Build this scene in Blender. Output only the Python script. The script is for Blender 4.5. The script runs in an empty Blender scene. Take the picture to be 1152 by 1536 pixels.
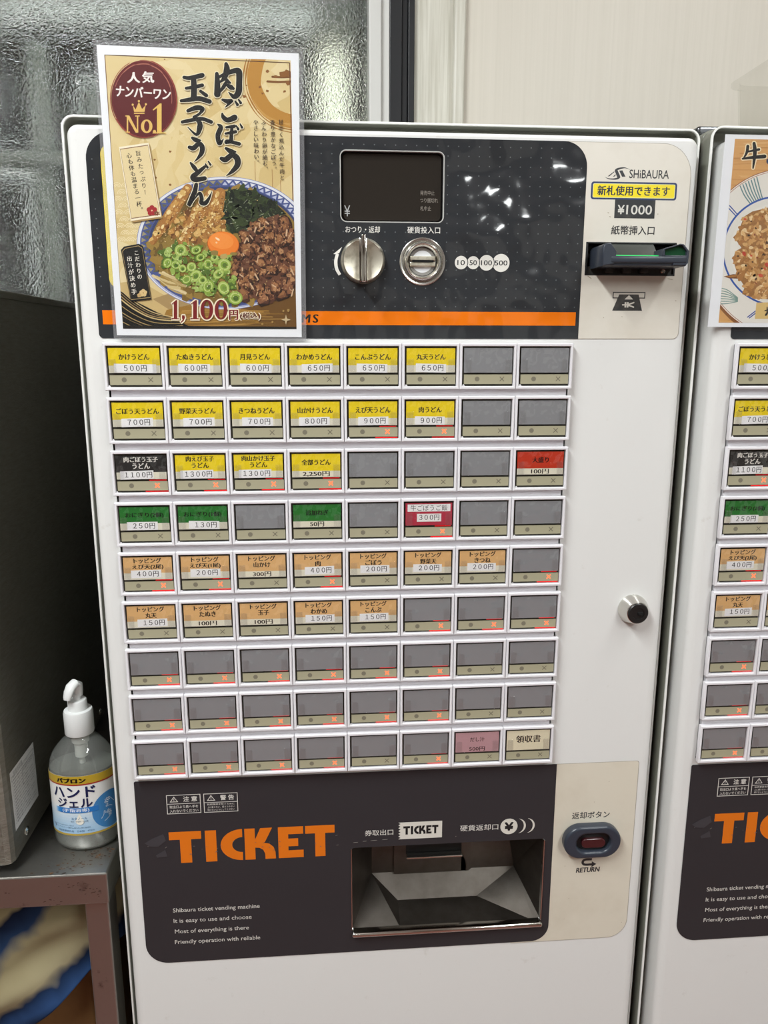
import bpy, bmesh, math, random
from mathutils import Vector, Matrix
from mathutils.geometry import tessellate_polygon

SC = bpy.context.scene
COL = SC.collection
MM = 0.001
rnd = random.Random(7)

# ------------------------------------------------------------------ camera, world, lights, exposure
cam_d = bpy.data.cameras.new('camera')
cam = bpy.data.objects.new('camera', cam_d); COL.objects.link(cam)
cam_d.sensor_width = 36.0
cam_d.lens = 27.05
cam_d.clip_start = 0.02
_r = (0.99692255, -0.07838834, 0.00083274)
_d = (-0.01567087, -0.20968378, -0.97764366)
_f = (0.07681047, 0.97462197, -0.21026690)
cam.matrix_world = Matrix(((_r[0], -_d[0], -_f[0], 0.20018), (_r[1], -_d[1], -_f[1], -0.73493),
                           (_r[2], -_d[2], -_f[2], -0.00326), (0, 0, 0, 1)))
SC.camera = cam

world = bpy.data.worlds.new('world'); SC.world = world
world.use_nodes = True
world.node_tree.nodes['Background'].inputs[0].default_value = (0.55, 0.6, 0.68, 1)
world.node_tree.nodes['Background'].inputs[1].default_value = 0.12

SC.view_settings.view_transform = 'Standard'
SC.view_settings.look = 'None'
SC.view_settings.gamma = 1.0
SC.view_settings.use_curve_mapping = False
SC.view_settings.exposure = 0.0

FLOOR = -1.30
CEIL = 1.25

def area(name, loc, sx, sy, power, color=(0.955, 1.0, 1.0), rot=(0, 0, 0)):
    d = bpy.data.lights.new(name, 'AREA'); d.shape = 'RECTANGLE'
    d.size = sx; d.size_y = sy; d.energy = power; d.color = color
    o = bpy.data.objects.new(name, d); COL.objects.link(o)
    o.location = loc; o.rotation_euler = rot
    return o
KEY = area('ceiling_lamp_light', (-0.50, -1.05, CEIL - 0.075), 0.16, 1.2, 47)
FILL = area('ceiling_lamp_light', (1.35, -2.30, CEIL - 0.075), 0.16, 1.2, 36)

WALL_FILL = area('ceiling_lamp_light', (1.15, -0.75, CEIL - 0.075), 0.16, 1.2, 10)  # unseen lamp added to brighten the back wall

# ------------------------------------------------------------------ colours and materials
def lin(h):
    if not isinstance(h, str): return tuple(h)
    h = h.lstrip('#'); out = []
    for i in (0, 2, 4):
        c = int(h[i:i + 2], 16) / 255
        out.append(c / 12.92 if c <= 0.04045 else ((c + 0.055) / 1.055) ** 2.4)
    return tuple(out)

MATS = {}
def mat(name, color='#808080', rough=0.5, metal=0.0, spec=0.5, coat=0.0, emit=None, estr=0.0, attr=False,
        bump=None, bump2=None, vary=None, trans=0.0, stretch=None):
    """bump=(scale, distance); vary=(scale, dark hex, amount): mottled colour of the surface itself."""
    m = bpy.data.materials.new(name); m.use_nodes = True
    nt = m.node_tree; b = nt.nodes['Principled BSDF']
    L = nt.links.new
    b.inputs['Base Color'].default_value = (*lin(color), 1)
    b.inputs['Roughness'].default_value = rough
    b.inputs['Metallic'].default_value = metal
    b.inputs['Specular IOR Level'].default_value = spec
    b.inputs['Coat Weight'].default_value = coat
    b.inputs['Transmission Weight'].default_value = trans
    if emit:
        b.inputs['Emission Color'].default_value = (*lin(emit), 1)
        b.inputs['Emission Strength'].default_value = estr
    tc = nt.nodes.new('ShaderNodeTexCoord')
    src = tc.outputs['Object']
    if stretch:
        mp = nt.nodes.new('ShaderNodeMapping'); mp.inputs['Scale'].default_value = stretch
        L(src, mp.inputs['Vector']); src = mp.outputs['Vector']
    if attr:
        a = nt.nodes.new('ShaderNodeAttribute'); a.attribute_name = 'Col'
        L(a.outputs['Color'], b.inputs['Base Color'])
    if vary:
        n = nt.nodes.new('ShaderNodeTexNoise'); n.inputs['Scale'].default_value = vary[0]
        n.inputs['Detail'].default_value = 5; n.inputs['Roughness'].default_value = 0.6
        L(src, n.inputs['Vector'])
        r = nt.nodes.new('ShaderNodeValToRGB')
        r.color_ramp.elements[0].position = vary[3] if len(vary) > 3 else 0.35
        r.color_ramp.elements[1].position = vary[4] if len(vary) > 4 else 0.7
        r.color_ramp.elements[0].color = (0, 0, 0, 1); r.color_ramp.elements[1].color = (vary[2],) * 3 + (1,)
        L(n.outputs['Fac'], r.inputs['Fac'])
        mx = nt.nodes.new('ShaderNodeMix'); mx.data_type = 'RGBA'
        if attr: L(a.outputs['Color'], mx.inputs[6])
        else: mx.inputs[6].default_value = (*lin(color), 1)
        mx.inputs[7].default_value = (*lin(vary[1]), 1)
        L(r.outputs['Color'], mx.inputs[0]); L(mx.outputs[2], b.inputs['Base Color'])
    if bump:
        n = nt.nodes.new('ShaderNodeTexNoise'); n.inputs['Scale'].default_value = bump[0]
        n.inputs['Detail'].default_value = bump[2] if len(bump) > 2 else 2
        L(src, n.inputs['Vector'])
        bp = nt.nodes.new('ShaderNodeBump'); bp.inputs['Distance'].default_value = bump[1]
        bp.inputs['Strength'].default_value = 1.0
        L(n.outputs['Fac'], bp.inputs['Height']); L(bp.outputs['Normal'], b.inputs['Normal'])
        L(bp.outputs['Normal'], b.inputs['Coat Normal'])
        if bump2:
            n2 = nt.nodes.new('ShaderNodeTexNoise'); n2.inputs['Scale'].default_value = bump2[0]
            n2.inputs['Detail'].default_value = 1
            L(tc.outputs['Object'], n2.inputs['Vector'])
            bp2 = nt.nodes.new('ShaderNodeBump'); bp2.inputs['Distance'].default_value = bump2[1]
            L(n2.outputs['Fac'], bp2.inputs['Height']); L(bp2.outputs['Normal'], bp.inputs['Normal'])
    MATS[name] = m
    return m

def clear_mat(name, tint='#ffffff', gloss_rough=0.05, fac_lo=0.03, fac_hi=0.5, haze=0.0, haze_col='#dddddd', bump=None):
    """thin clear plastic: see-through, with a sheen that grows at a glancing view; haze = milky part."""
    m = bpy.data.materials.new(name); m.use_nodes = True
    nt = m.node_tree; nt.nodes.clear(); L = nt.links.new
    out = nt.nodes.new('ShaderNodeOutputMaterial')
    t = nt.nodes.new('ShaderNodeBsdfTransparent'); t.inputs[0].default_value = (*lin(tint), 1)
    g = nt.nodes.new('ShaderNodeBsdfGlossy'); g.inputs['Roughness'].default_value = gloss_rough
    lw = nt.nodes.new('ShaderNodeLayerWeight'); lw.inputs[0].default_value = 0.25
    mr = nt.nodes.new('ShaderNodeMapRange'); mr.inputs[3].default_value = fac_lo; mr.inputs[4].default_value = fac_hi
    L(lw.outputs['Facing'], mr.inputs[0])
    base = t.outputs[0]
    if haze > 0:
        d = nt.nodes.new('ShaderNodeBsdfDiffuse'); d.inputs[0].default_value = (*lin(haze_col), 1)
        mh = nt.nodes.new('ShaderNodeMixShader'); mh.inputs[0].default_value = haze
        L(t.outputs[0], mh.inputs[1]); L(d.outputs[0], mh.inputs[2]); base = mh.outputs[0]
    mx = nt.nodes.new('ShaderNodeMixShader')
    L(mr.outputs[0], mx.inputs[0]); L(base, mx.inputs[1]); L(g.outputs[0], mx.inputs[2]); L(mx.outputs[0], out.inputs[0])
    if bump:
        tc = nt.nodes.new('ShaderNodeTexCoord')
        n = nt.nodes.new('ShaderNodeTexNoise'); n.inputs['Scale'].default_value = bump[0]
        n.inputs['Detail'].default_value = 2
        L(tc.outputs['Object'], n.inputs['Vector'])
        bp = nt.nodes.new('ShaderNodeBump'); bp.inputs['Distance'].default_value = bump[1]
        L(n.outputs['Fac'], bp.inputs['Height']); L(bp.outputs['Normal'], g.inputs['Normal'])
    MATS[name] = m
    return m

WHITE = mat('white_enamel', '#e4e4e2', 0.32, vary=(60, '#b9b2a6', 0.35, 0.66, 0.82))
FRAMEW = mat('white_plastic', '#e8e6ea', 0.35)
CASE = mat('grey_green_shaded_case', '#7d7e73', 0.3, spec=0.6)  # grey-green paint, darkened to carry the shade of the door gap
CASEEDGE = mat('lit_case_edge', '#f0f0ec', 0.25)  # front edge of the same sheet, whitened to read as lit
FILM = mat('glossy_film', attr=True, rough=0.09, coat=0.0, spec=0.5, bump=(13.0, 0.012, 2.0))
CREAMFILM = mat('cream_film', attr=True, rough=0.3, vary=(16, '#b9ad98', 0.35, 0.45, 0.8))
PRINT = mat('printed_paper', attr=True, rough=0.55, spec=0.3)
PLASTICP = mat('printed_plastic', attr=True, rough=0.35)
DARK = mat('black_plastic', '#17181a', 0.4)
SLATE = mat('slate_plastic', '#343a45', 0.32)
CELLDARK = mat('cell_back_grey', '#4a473c', 0.5)  # dark grey-green back wall of the button recess
CHROME = mat('chrome', '#d8d6d0', 0.12, metal=1.0)
WORN = mat('worn_nickel', '#e6e0cf', 0.4, metal=1.0, vary=(120, '#8d8468', 0.7, 0.45, 0.75))
STEEL = mat('tray_steel', '#6f6963', 0.46, metal=1.0, vary=(25, '#544e48', 0.8))
BRUSHED = mat('brushed_steel', '#98948a', 0.5, metal=1.0, vary=(6, '#7d796e', 0.6), bump=(40, 0.0006), stretch=(1, 8, 60))
TABLESTEEL = mat('table_steel', '#b4b1ac', 0.42, metal=1.0, vary=(28, '#4a3a2c', 0.85, 0.62, 0.74), bump=(60, 0.0005))
SCREENG = mat('screen_glass', attr=True, rough=0.06, spec=0.6)
GREENLED = mat('green_light', '#2bd06a', 0.4, emit='#2fe070', estr=0.45)
GREENGL = mat('green_plastic', '#1e4a30', 0.1, spec=0.6)
REDX = mat('red_lamp', '#ff5a38', 0.5, emit='#ff5a34', estr=2.4)
REDLEAK = mat('red_leak', '#ff2a2a', 0.5, emit='#ff1420', estr=0.9)
REDLENS = mat('dark_red_lens', '#42181c', 0.15, coat=0.5)
COVER = clear_mat('clear_button_cover', gloss_rough=0.07, fac_lo=0.035, fac_hi=0.35, bump=(45, 0.004))
TAB = clear_mat('clear_tab', gloss_rough=0.12, fac_lo=0.03, fac_hi=0.35, haze=0.015)
LAMI = clear_mat('laminating_film', gloss_rough=0.10, fac_lo=0.008, fac_hi=0.3, haze=0.003, haze_col='#eceef4', bump=(9, 0.010))
LAMIE = clear_mat('laminate_margin', gloss_rough=0.12, fac_lo=0.05, fac_hi=0.4, haze=0.10, haze_col='#eceef4')

# ------------------------------------------------------------------ object helpers
def world_loc(o):
    v = Vector((0, 0, 0))
    while o is not None:
        v += o.location; o = o.parent
    return v

def link(name, me, parent=None, origin=None):
    o = bpy.data.objects.new(name, me); COL.objects.link(o)
    if parent is not None: o.parent = parent
    if origin is not None: o.location = origin
    return o

def tag(o, label, cat, group=None, kind=None):
    o['label'] = label; o['category'] = cat
    if group: o['group'] = group
    if kind: o['kind'] = kind
    return o

def thing(name, label, cat, loc, group=None):
    o = bpy.data.objects.new(name, None); COL.objects.link(o)
    o.location = loc; o.empty_display_size = 0.05
    return tag(o, label, cat, group)

def mesh_obj(name, bm, mats, parent=None, smooth=False, local=False):
    """links a bmesh given in scene coordinates as one object; local=True: already in the parent's frame."""
    if parent is not None and not local:
        bmesh.ops.translate(bm, verts=bm.verts, vec=-world_loc(parent))
    me = bpy.data.meshes.new(name)
    bm.to_mesh(me); bm.free()
    for m in (mats if isinstance(mats, (list, tuple)) else [mats]): me.materials.append(m)
    if smooth:
        for p in me.polygons: p.use_smooth = True
        me.set_sharp_from_angle(angle=math.radians(38))
    return link(name, me, parent)

def structure(o, label=None):
    o['kind'] = 'structure'
    if label: o['label'] = label
    return o

def add_box(bm, x0, x1, y0, y1, z0, z1, bev=0.0, seg=2, mi=0, mx=None):
    r = bmesh.ops.create_cube(bm, size=1.0)
    vs = r['verts']
    for v in vs:
        v.co = Vector(((x0 + x1) / 2 + v.co.x * (x1 - x0), (y0 + y1) / 2 + v.co.y * (y1 - y0), (z0 + z1) / 2 + v.co.z * (z1 - z0)))
    fs = set(f for v in vs for f in v.link_faces)
    if bev > 0:
        es = list(set(e for v in vs for e in v.link_edges))
        g = bmesh.ops.bevel(bm, geom=es, offset=bev, segments=seg, affect='EDGES', profile=0.5)
        vs = list(set(v for f in g['faces'] for v in f.verts) | set(v for v in vs if v.is_valid))
        fs = set(f for v in vs for f in v.link_faces)
    for f in fs: f.material_index = mi
    if mx is not None: bmesh.ops.transform(bm, matrix=mx, verts=vs)
    return vs

def box(x0, x1, y0, y1, z0, z1, bev=0.0, seg=2):
    bm = bmesh.new(); add_box(bm, x0, x1, y0, y1, z0, z1, bev, seg); return bm

def add_lathe(bm, prof, centre, axis='-y', n=48, mi=0, sx=1.0, sy=1.0):
    """prof: list of (radius, height along the axis)."""
    rings = []
    for r, h in prof:
        ring = []
        for i in range(n):
            a = 2 * math.pi * i / n
            u, w = r * math.cos(a) * sx, r * math.sin(a) * sy
            if axis == '-y': p = (centre[0] + u, centre[1] - h, centre[2] + w)
            elif axis == 'x': p = (centre[0] + h, centre[1] + u, centre[2] + w)
            else: p = (centre[0] + u, centre[1] + w, centre[2] + h)
            ring.append(bm.verts.new(p))
        rings.append(ring)
    fs = []
    for a, b in zip(rings, rings[1:]):
        for i in range(n):
            j = (i + 1) % n
            fs.append(bm.faces.new((a[i], a[j], b[j], b[i])))
    fs.append(bm.faces.new(rings[0][::-1])); fs.append(bm.faces.new(rings[-1]))
    for f in fs: f.material_index = mi
    bmesh.ops.recalc_face_normals(bm, faces=fs)
    return fs

def add_quad(bm, pts, mi=0):
    f = bm.faces.new([bm.verts.new(Vector(p) * MM) for p in pts]); f.material_index = mi
    return f

def rrect(x0, x1, z0, z1, r=0, n=7):
    """rounded rectangle outline, counter-clockwise; r: one radius or (tl, tr, br, bl)."""
    tl, tr, br, bl = (r,) * 4 if not isinstance(r, (tuple, list)) else r
    pts = []
    for cx, cz, rr, a0 in ((x1 - br, z0 + br, br, -90), (x1 - tr, z1 - tr, tr, 0), (x0 + tl, z1 - tl, tl, 90), (x0 + bl, z0 + bl, bl, 180)):
        if rr <= 0: pts.append((cx, cz)); continue
        for k in range(n + 1):
            a = math.radians(a0 + 90 * k / n)
            pts.append((cx + rr * math.cos(a), cz + rr * math.sin(a)))
    return pts

def ellipse(cx, cz, rx, rz=None, n=32, rot=0.0):
    rz = rx if rz is None else rz
    c, s = math.cos(rot), math.sin(rot)
    return [(cx + rx * math.cos(t) * c - rz * math.sin(t) * s, cz + rx * math.cos(t) * s + rz * math.sin(t) * c)
            for t in (2 * math.pi * i / n for i in range(n))]

def plate(outlines, y0, y1, bev=0.0, res=3):
    """flat slab in the x-z plane (mm) from depth y0 to y1, first outline outer, the rest holes; edges rounded by bev."""
    cu = bpy.data.curves.new('outline', 'CURVE'); cu.dimensions = '2D'; cu.fill_mode = 'BOTH'
    for o in outlines:
        s = cu.splines.new('POLY'); s.points.add(len(o) - 1); s.use_cyclic_u = True
        for p, q in zip(s.points, o): p.co = (q[0] * MM, q[1] * MM, 0, 1)
    t = abs(y1 - y0) * MM
    cu.extrude = max(t / 2 - bev * MM, 0); cu.bevel_depth = bev * MM; cu.offset = -bev * MM; cu.bevel_resolution = res
    ob = bpy.data.objects.new('outline', cu); COL.objects.link(ob)
    dg = bpy.context.evaluated_depsgraph_get(); dg.update()
    me = ob.evaluated_get(dg).to_mesh()
    bm = bmesh.new(); bm.from_mesh(me)
    ob.evaluated_get(dg).to_mesh_clear()
    bpy.data.objects.remove(ob); bpy.data.curves.remove(cu)
    yc = (y0 + y1) / 2 * MM
    for v in bm.verts: v.co = Vector((v.co.x, yc - v.co.z, v.co.y))
    bmesh.ops.recalc_face_normals(bm, faces=bm.faces)
    return bm

# ------------------------------------------------------------------ lettering and flat print
_TXT = {}
def glyphs(s, off=0.0, spacing=1.0):
    key = (s, round(off, 4), spacing)
    if key in _TXT: return _TXT[key]
    cu = bpy.data.curves.new('t', 'FONT'); cu.body = s; cu.size = 1.0; cu.resolution_u = 3
    cu.offset = off; cu.space_character = spacing
    ob = bpy.data.objects.new('t', cu); COL.objects.link(ob)
    me = ob.to_mesh(); me.calc_loop_triangles()
    vs = [(v.co.x, v.co.y) for v in me.vertices]
    tr = [tuple(t.vertices) for t in me.loop_triangles]
    ob.to_mesh_clear(); bpy.data.objects.remove(ob); bpy.data.curves.remove(cu)
    xs = [v[0] for v in vs] or [0, 1]; ys = [v[1] for v in vs] or [0, 1]
    _TXT[key] = (vs, tr, min(xs), max(xs), min(ys), max(ys))
    return _TXT[key]

def smooth_line(pts, sub=6):
    if len(pts) < 3: return [tuple(p) for p in pts]
    out = []
    P = [pts[0]] + list(pts) + [pts[-1]]
    for i in range(1, len(P) - 2):
        p0, p1, p2, p3 = P[i - 1], P[i], P[i + 1], P[i + 2]
        for k in range(sub):
            t = k / sub
            out.append(tuple(0.5 * (2 * b + (c - a) * t + (2 * a - 5 * b + 4 * c - d) * t * t + (3 * b - a - 3 * c + d) * t ** 3)
                             for a, b, c, d in zip(p0, p1, p2, p3)))
    out.append(tuple(pts[-1]))
    return out

class Print:
    """collects coloured flat shapes (mm) laid one above another on a sheet, then makes ONE mesh of them."""
    def __init__(self, mapf, eps=0.006, clip=None, slab=0):
        self.m = mapf; self.eps = eps; self.k = 0
        self.v = []; self.f = []; self.c = []; self.clip = clip; self.slab = slab; self.A = None
    def _clip(self, poly, axis, lim, keep_less):
        out = []
        for i in range(len(poly)):
            a, b = poly[i], poly[(i + 1) % len(poly)]
            ia = (a[axis] <= lim) == keep_less or a[axis] == lim
            ib = (b[axis] <= lim) == keep_less or b[axis] == lim
            if ia: out.append(a)
            if ia != ib:
                t = (lim - a[axis]) / (b[axis] - a[axis])
                out.append((a[0] + (b[0] - a[0]) * t, a[1] + (b[1] - a[1]) * t))
        return out
    def _emit(self, poly, col, h):
        ar = sum(poly[i][0] * poly[(i + 1) % len(poly)][1] - poly[(i + 1) % len(poly)][0] * poly[i][1] for i in range(len(poly)))
        if abs(ar) < 1e-7: return
        if ar < 0: poly = poly[::-1]
        n = len(self.v)
        for x, z in poly: self.v.append(self.m(x, z, h))
        self.f.append(tuple(range(n, n + len(poly)))); self.c.append(col)
    def face(self, poly, col, h):
        if self.A: poly = [self.A(*p) for p in poly]
        if self.clip:
            x0, x1, z0, z1 = self.clip
            for ax, lim, less in ((0, x0, False), (0, x1, True), (1, z0, False), (1, z1, True)):
                poly = self._clip(poly, ax, lim, less)
                if len(poly) < 3: return
        if self.slab:
            lo = math.floor(min(p[0] for p in poly) / self.slab); hi = math.ceil(max(p[0] for p in poly) / self.slab)
            if hi - lo > 1:
                for k in range(lo, hi):
                    q = self._clip(poly, 0, k * self.slab, False)
                    if len(q) >= 3: q = self._clip(q, 0, (k + 1) * self.slab, True)
                    if len(q) >= 3: self._emit(q, col, h)
                return
        self._emit(poly, col, h)
    def up(self): self.k += 1; return self.k * self.eps
    def poly(self, pts, col, holes=(), h=None, solid=False):
        col = lin(col); h = self.up() if h is None else h
        if solid and not holes and not self.slab and not self.clip: self.face(list(pts), col, h); return
        loops = [list(pts)] + [list(x) for x in holes]
        flat = [p for l in loops for p in l]
        for t in tessellate_polygon([[Vector((p[0], p[1], 0)) for p in l] for l in loops]):
            self.face([flat[i] for i in t], col, h)
    def rect(self, x0, x1, z0, z1, col, r=0, h=None): self.poly(rrect(x0, x1, z0, z1, r), col, h=h)
    def ring(self, outer, inner, col, h=None): self.poly(outer, col, [inner], h=h)
    def frame(self, x0, x1, z0, z1, w, col, r=0):
        self.poly(rrect(x0, x1, z0, z1, r), col, [rrect(x0 + w, x1 - w, z0 + w, z1 - w, max(r - w, 0) if r else 0)])
    def line(self, pts, w, col, h=None, sub=6, grow=0.0, cap=True, closed=False):
        """brush line through (x, z) or (x, z, width) points."""
        col = lin(col); h = self.up() if h is None else h
        P = [p if len(p) > 2 else (p[0], p[1], w) for p in pts]
        P = smooth_line(P, sub) if sub > 1 else P
        P = [(a, b, max(c, 0.02) + grow) for a, b, c in P]
        L = []; R = []
        for i, (x, z, ww) in enumerate(P):
            a = P[max(i - 1, 0)]; b = P[min(i + 1, len(P) - 1)]
            dx, dz = b[0] - a[0], b[1] - a[1]; l = math.hypot(dx, dz) or 1
            nx, nz = -dz / l * ww / 2, dx / l * ww / 2
            L.append((x + nx, z + nz)); R.append((x - nx, z - nz))
        d = 1.2e-4                                                    # neighbours that overlap must not be coplanar
        for i in range(len(P) - 1):
            q = h + (i % 3) * d
            self.face([L[i], L[i + 1], R[i + 1]], col, q); self.face([L[i], R[i + 1], R[i]], col, q)
        if cap:
            for (x, z, ww) in (P[0], P[-1]): self.face(ellipse(x, z, ww / 2, n=12), col, h + 3 * d)
    def text(self, s, cx, cz, w, hgt, col, bold=0.0, off=0.0, shear=0.0, rot=0.0, h=None, spacing=1.0, keep=False):
        """fits the lettering into a w x hgt box centred on (cx, cz); bold widens upright strokes (fraction of an em)."""
        fat = max(off, 0.0)
        vs, tr, x0, x1, y0, y1 = glyphs(s, min(off, 0.0), spacing)
        if not tr: return
        col = lin(col); own = h is None; h = self.up() if own else h
        ex = bold
        if fat and ex: shifts = [(-ex - fat, 0), (ex + fat, 0), (-ex, -fat), (-ex, fat), (ex, -fat), (ex, fat), (0, 0)]
        elif fat: shifts = [(fat * math.cos(k * math.pi / 3 + .26), fat * math.sin(k * math.pi / 3 + .26)) for k in range(6)] + [(0, 0)] * (fat > .04)
        elif ex: shifts = [(-ex, 0), (-ex / 3, 0), (ex / 3, 0), (ex, 0)]
        else: shifts = [(0, 0)]
        sx = w / max(x1 - x0 + 2 * (ex + fat), 1e-6); sz = hgt / max(y1 - y0 + 2 * fat, 1e-6)
        if keep: sx = sz = min(sx, sz)
        c, sn = math.cos(rot), math.sin(rot)
        for k, (dx, dy) in enumerate(shifts):
            Q = []
            for x, y in vs:
                a = (x + dx - (x0 + x1) / 2) * sx; b = (y + dy - (y0 + y1) / 2) * sz
                a += shear * b
                Q.append((cx + a * c - b * sn, cz + a * sn + b * c))
            for t in tr: self.face([Q[i] for i in t], col, h + k * 1.2e-4)
        if own: self.k += int(len(shifts) * 1.2e-4 / self.eps) + 1
    def vtext(self, s, x0, z0, x1, z1, size, col, bold=0.0, off=0.0, rot=0.0, flip=1):
        """vertical writing from (x0, z0) to (x1, z1)."""
        n = len(s); h = self.up()
        for i, ch in enumerate(s):
            t = (i + 0.5) / n
            x, z = x0 + (x1 - x0) * t, z0 + (z1 - z0) * t
            vs, tr, a0, a1, b0, b1 = glyphs(ch, off)
            w, hh = (a1 - a0) * size, (b1 - b0) * size
            if ch in '、。': x += 0.3 * size; z += 0.3 * size * flip
            elif ch == 'っ': w *= 0.95
            if ch == 'ー': w, hh = hh, w
            self.text(ch, x, z, w, hh * flip, col, bold, off, 0, rot, h)
        self.k += int(1.2e-3 / self.eps) + 1
    def build(self, name, material, parent=None):
        org = world_loc(parent) if parent is not None else Vector((0, 0, 0))
        me = bpy.data.meshes.new(name)
        me.from_pydata([tuple(Vector(p) * MM - org) for p in self.v], [], self.f)
        ca = me.color_attributes.new('Col', 'FLOAT_COLOR', 'CORNER')
        buf = []
        for f, c in zip(self.f, self.c): buf += [c[0], c[1], c[2], 1.0] * len(f)
        ca.data.foreach_set('color', buf)
        me.materials.append(material); me.validate()
        return link(name, me, parent)

def front(y):                        # sheet facing the viewer (-y) at depth y
    return lambda x, z, h: (x, y - h, z)

# ------------------------------------------------------------------ the room
RX0, RX1, RY0, WY = -2.3, 2.9, -4.2, 0.45
FLOORM = mat('red_brown_floor', '#7a463a', 0.4, vary=(5, '#5e382f', 0.7))
WALLM = mat('cream_wall', '#e3dcd0', 0.45, vary=(3.0, '#dad3c6', 0.6), stretch=(70, 1, 0.8))
WALLW = mat('white_wall', '#d8d6d0', 0.7)
CEILM = mat('ceiling_white', '#e2e2de', 0.8)
BLACKTR = mat('black_trim', '#1d1e22', 0.35)
ALU = mat('window_frame_white', '#dcdbd8', 0.4)
structure(mesh_obj('floor', box(RX0, RX1, RY0, WY + 0.1, FLOOR - 0.05, FLOOR), FLOORM))
structure(mesh_obj('ceiling', box(RX0, RX1, RY0, WY + 0.1, CEIL, CEIL + 0.05), CEILM))
structure(mesh_obj('wall_left', box(RX0 - 0.05, RX0, RY0, WY + 0.1, FLOOR, CEIL), WALLW))
structure(mesh_obj('wall_right', box(RX1, RX1 + 0.05, RY0, WY + 0.1, FLOOR, CEIL), WALLW))
structure(mesh_obj('wall_front', box(RX0, RX1, RY0 - 0.05, RY0, FLOOR, CEIL), mat('brown_wall', '#6a5d50', 0.7)))
structure(mesh_obj('reflection_panel', box(-0.75, 0.25, RY0, RY0 + 0.04, FLOOR, 0.75, 0.004), mat('pale_reflection_board', '#d5d3cc', 0.6)))  # unseen pale panel, added for its reflection in the glossy film
structure(mesh_obj('reflection_board', box(0.9, 1.9, RY0, RY0 + 0.03, -0.5, 0.7, 0.004), MATS['pale_reflection_board']))  # second unseen board, added for pale blotches in the dark panels
bm = box(0.391, RX1, WY, WY + 0.08, FLOOR, CEIL)
wall = structure(mesh_obj('wall_back', bm, WALLM))
bm = bmesh.new()
add_box(bm, 0.300, 0.317, WY - 0.012, WY + 0.08, FLOOR, CEIL, 0.001)
add_box(bm, 0.3175, 0.326, WY - 0.005, WY + 0.08, FLOOR, CEIL, 0.001)
add_box(bm, 0.3262, 0.3350, WY - 0.010, WY + 0.08, FLOOR, CEIL, 0.001)
structure(mesh_obj('trim_1', bm, BLACKTR))
bm = bmesh.new()
add_box(bm, 0.335, 0.391, WY - 0.001, WY + 0.08, FLOOR, CEIL)
add_box(bm, 0.3895, 0.4065, WY - 0.012, WY + 0.02, FLOOR, CEIL, 0.004, 3)
structure(mesh_obj('trim_2', bm, mat('cream_trim', '#e6e3d8', 0.4, vary=(8, '#aca692', 0.5), stretch=(40, 1, 1))))

# window with figured glass
bm = bmesh.new()
add_box(bm, 0.2705, 0.288, WY - 0.02, WY + 0.05, FLOOR, CEIL, 0.002)
add_box(bm, 0.2875, 0.300, WY - 0.012, WY + 0.05, FLOOR, CEIL, 0.002)
add_box(bm, RX0, 0.2705, WY - 0.02, WY + 0.05, CEIL - 0.06, CEIL, 0.002)
add_box(bm, RX0, 0.2705, WY - 0.02, WY + 0.05, FLOOR, FLOOR + 0.06, 0.002)
win = structure(mesh_obj('window_1', bm, ALU))

def glass_mat():
    m = bpy.data.materials.new('figured_glass'); m.use_nodes = True
    nt = m.node_tree; nt.nodes.clear(); L = nt.links.new
    out = nt.nodes.new('ShaderNodeOutputMaterial')
    tc = nt.nodes.new('ShaderNodeTexCoord')
    n = nt.nodes.new('ShaderNodeTexNoise'); n.inputs['Scale'].default_value = 330; n.inputs['Detail'].default_value = 2.5
    n.inputs['Roughness'].default_value = 0.55
    L(tc.outputs['Object'], n.inputs['Vector'])
    bp = nt.nodes.new('ShaderNodeBump'); bp.inputs['Distance'].default_value = 0.0026
    L(n.outputs['Fac'], bp.inputs['Height'])
    rf = nt.nodes.new('ShaderNodeBsdfRefraction'); rf.inputs['IOR'].default_value = 1.25; rf.inputs['Roughness'].default_value = 0.03
    rf.inputs['Color'].default_value = (0.8, 0.83, 0.82, 1)
    gl = nt.nodes.new('ShaderNodeBsdfGlossy'); gl.inputs['Roughness'].default_value = 0.03
    gl.inputs['Color'].default_value = (0.95, 0.96, 0.97, 1)
    mx = nt.nodes.new('ShaderNodeMixShader'); mx.inputs[0].default_value = 0.09
    L(bp.outputs['Normal'], rf.inputs['Normal']); L(bp.outputs['Normal'], gl.inputs['Normal'])
    L(rf.outputs[0], mx.inputs[1]); L(gl.outputs[0], mx.inputs[2]); L(mx.outputs[0], out.inputs[0])
    return m
structure(mesh_obj('pane', box(RX0, 0.2708, WY + 0.012, WY + 0.017, FLOOR + 0.055, CEIL - 0.055), glass_mat(), win))

# outside the window: yard wall; pipes, eave board and lamps added to mottle the glass
YARD = mat('dark_yard_wall', '#131415', 0.8)
PIPE = mat('pale_pipe', '#d8d6cc', 0.4)
structure(mesh_obj('wall_outside', box(-3.5, 1.4, 1.5, 1.6, FLOOR, 2.6), YARD))
structure(mesh_obj('wall_yard', box(-1.3, -0.06, 0.64, 0.66, FLOOR, 0.475), YARD))
structure(mesh_obj('ground_outside', box(-3.5, 1.4, WY + 0.1, 1.6, FLOOR - 0.05, FLOOR), YARD))
YL = area('added_yard_light', (-0.45, 0.505, 1.6), 1.2, 0.12, 22, (0.92, 0.97, 1.0))  # added light for the pipes and board outside

def tube(bm, p, q, r, n=20):
    p, q = Vector(p), Vector(q); d = (q - p)
    rot = d.to_track_quat('Z', 'Y').to_matrix().to_4x4()
    mx = Matrix.Translation((p + q) / 2) @ rot
    bmesh.ops.create_cone(bm, cap_ends=True, segments=n, radius1=r, radius2=r, depth=d.length, matrix=mx)

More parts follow.
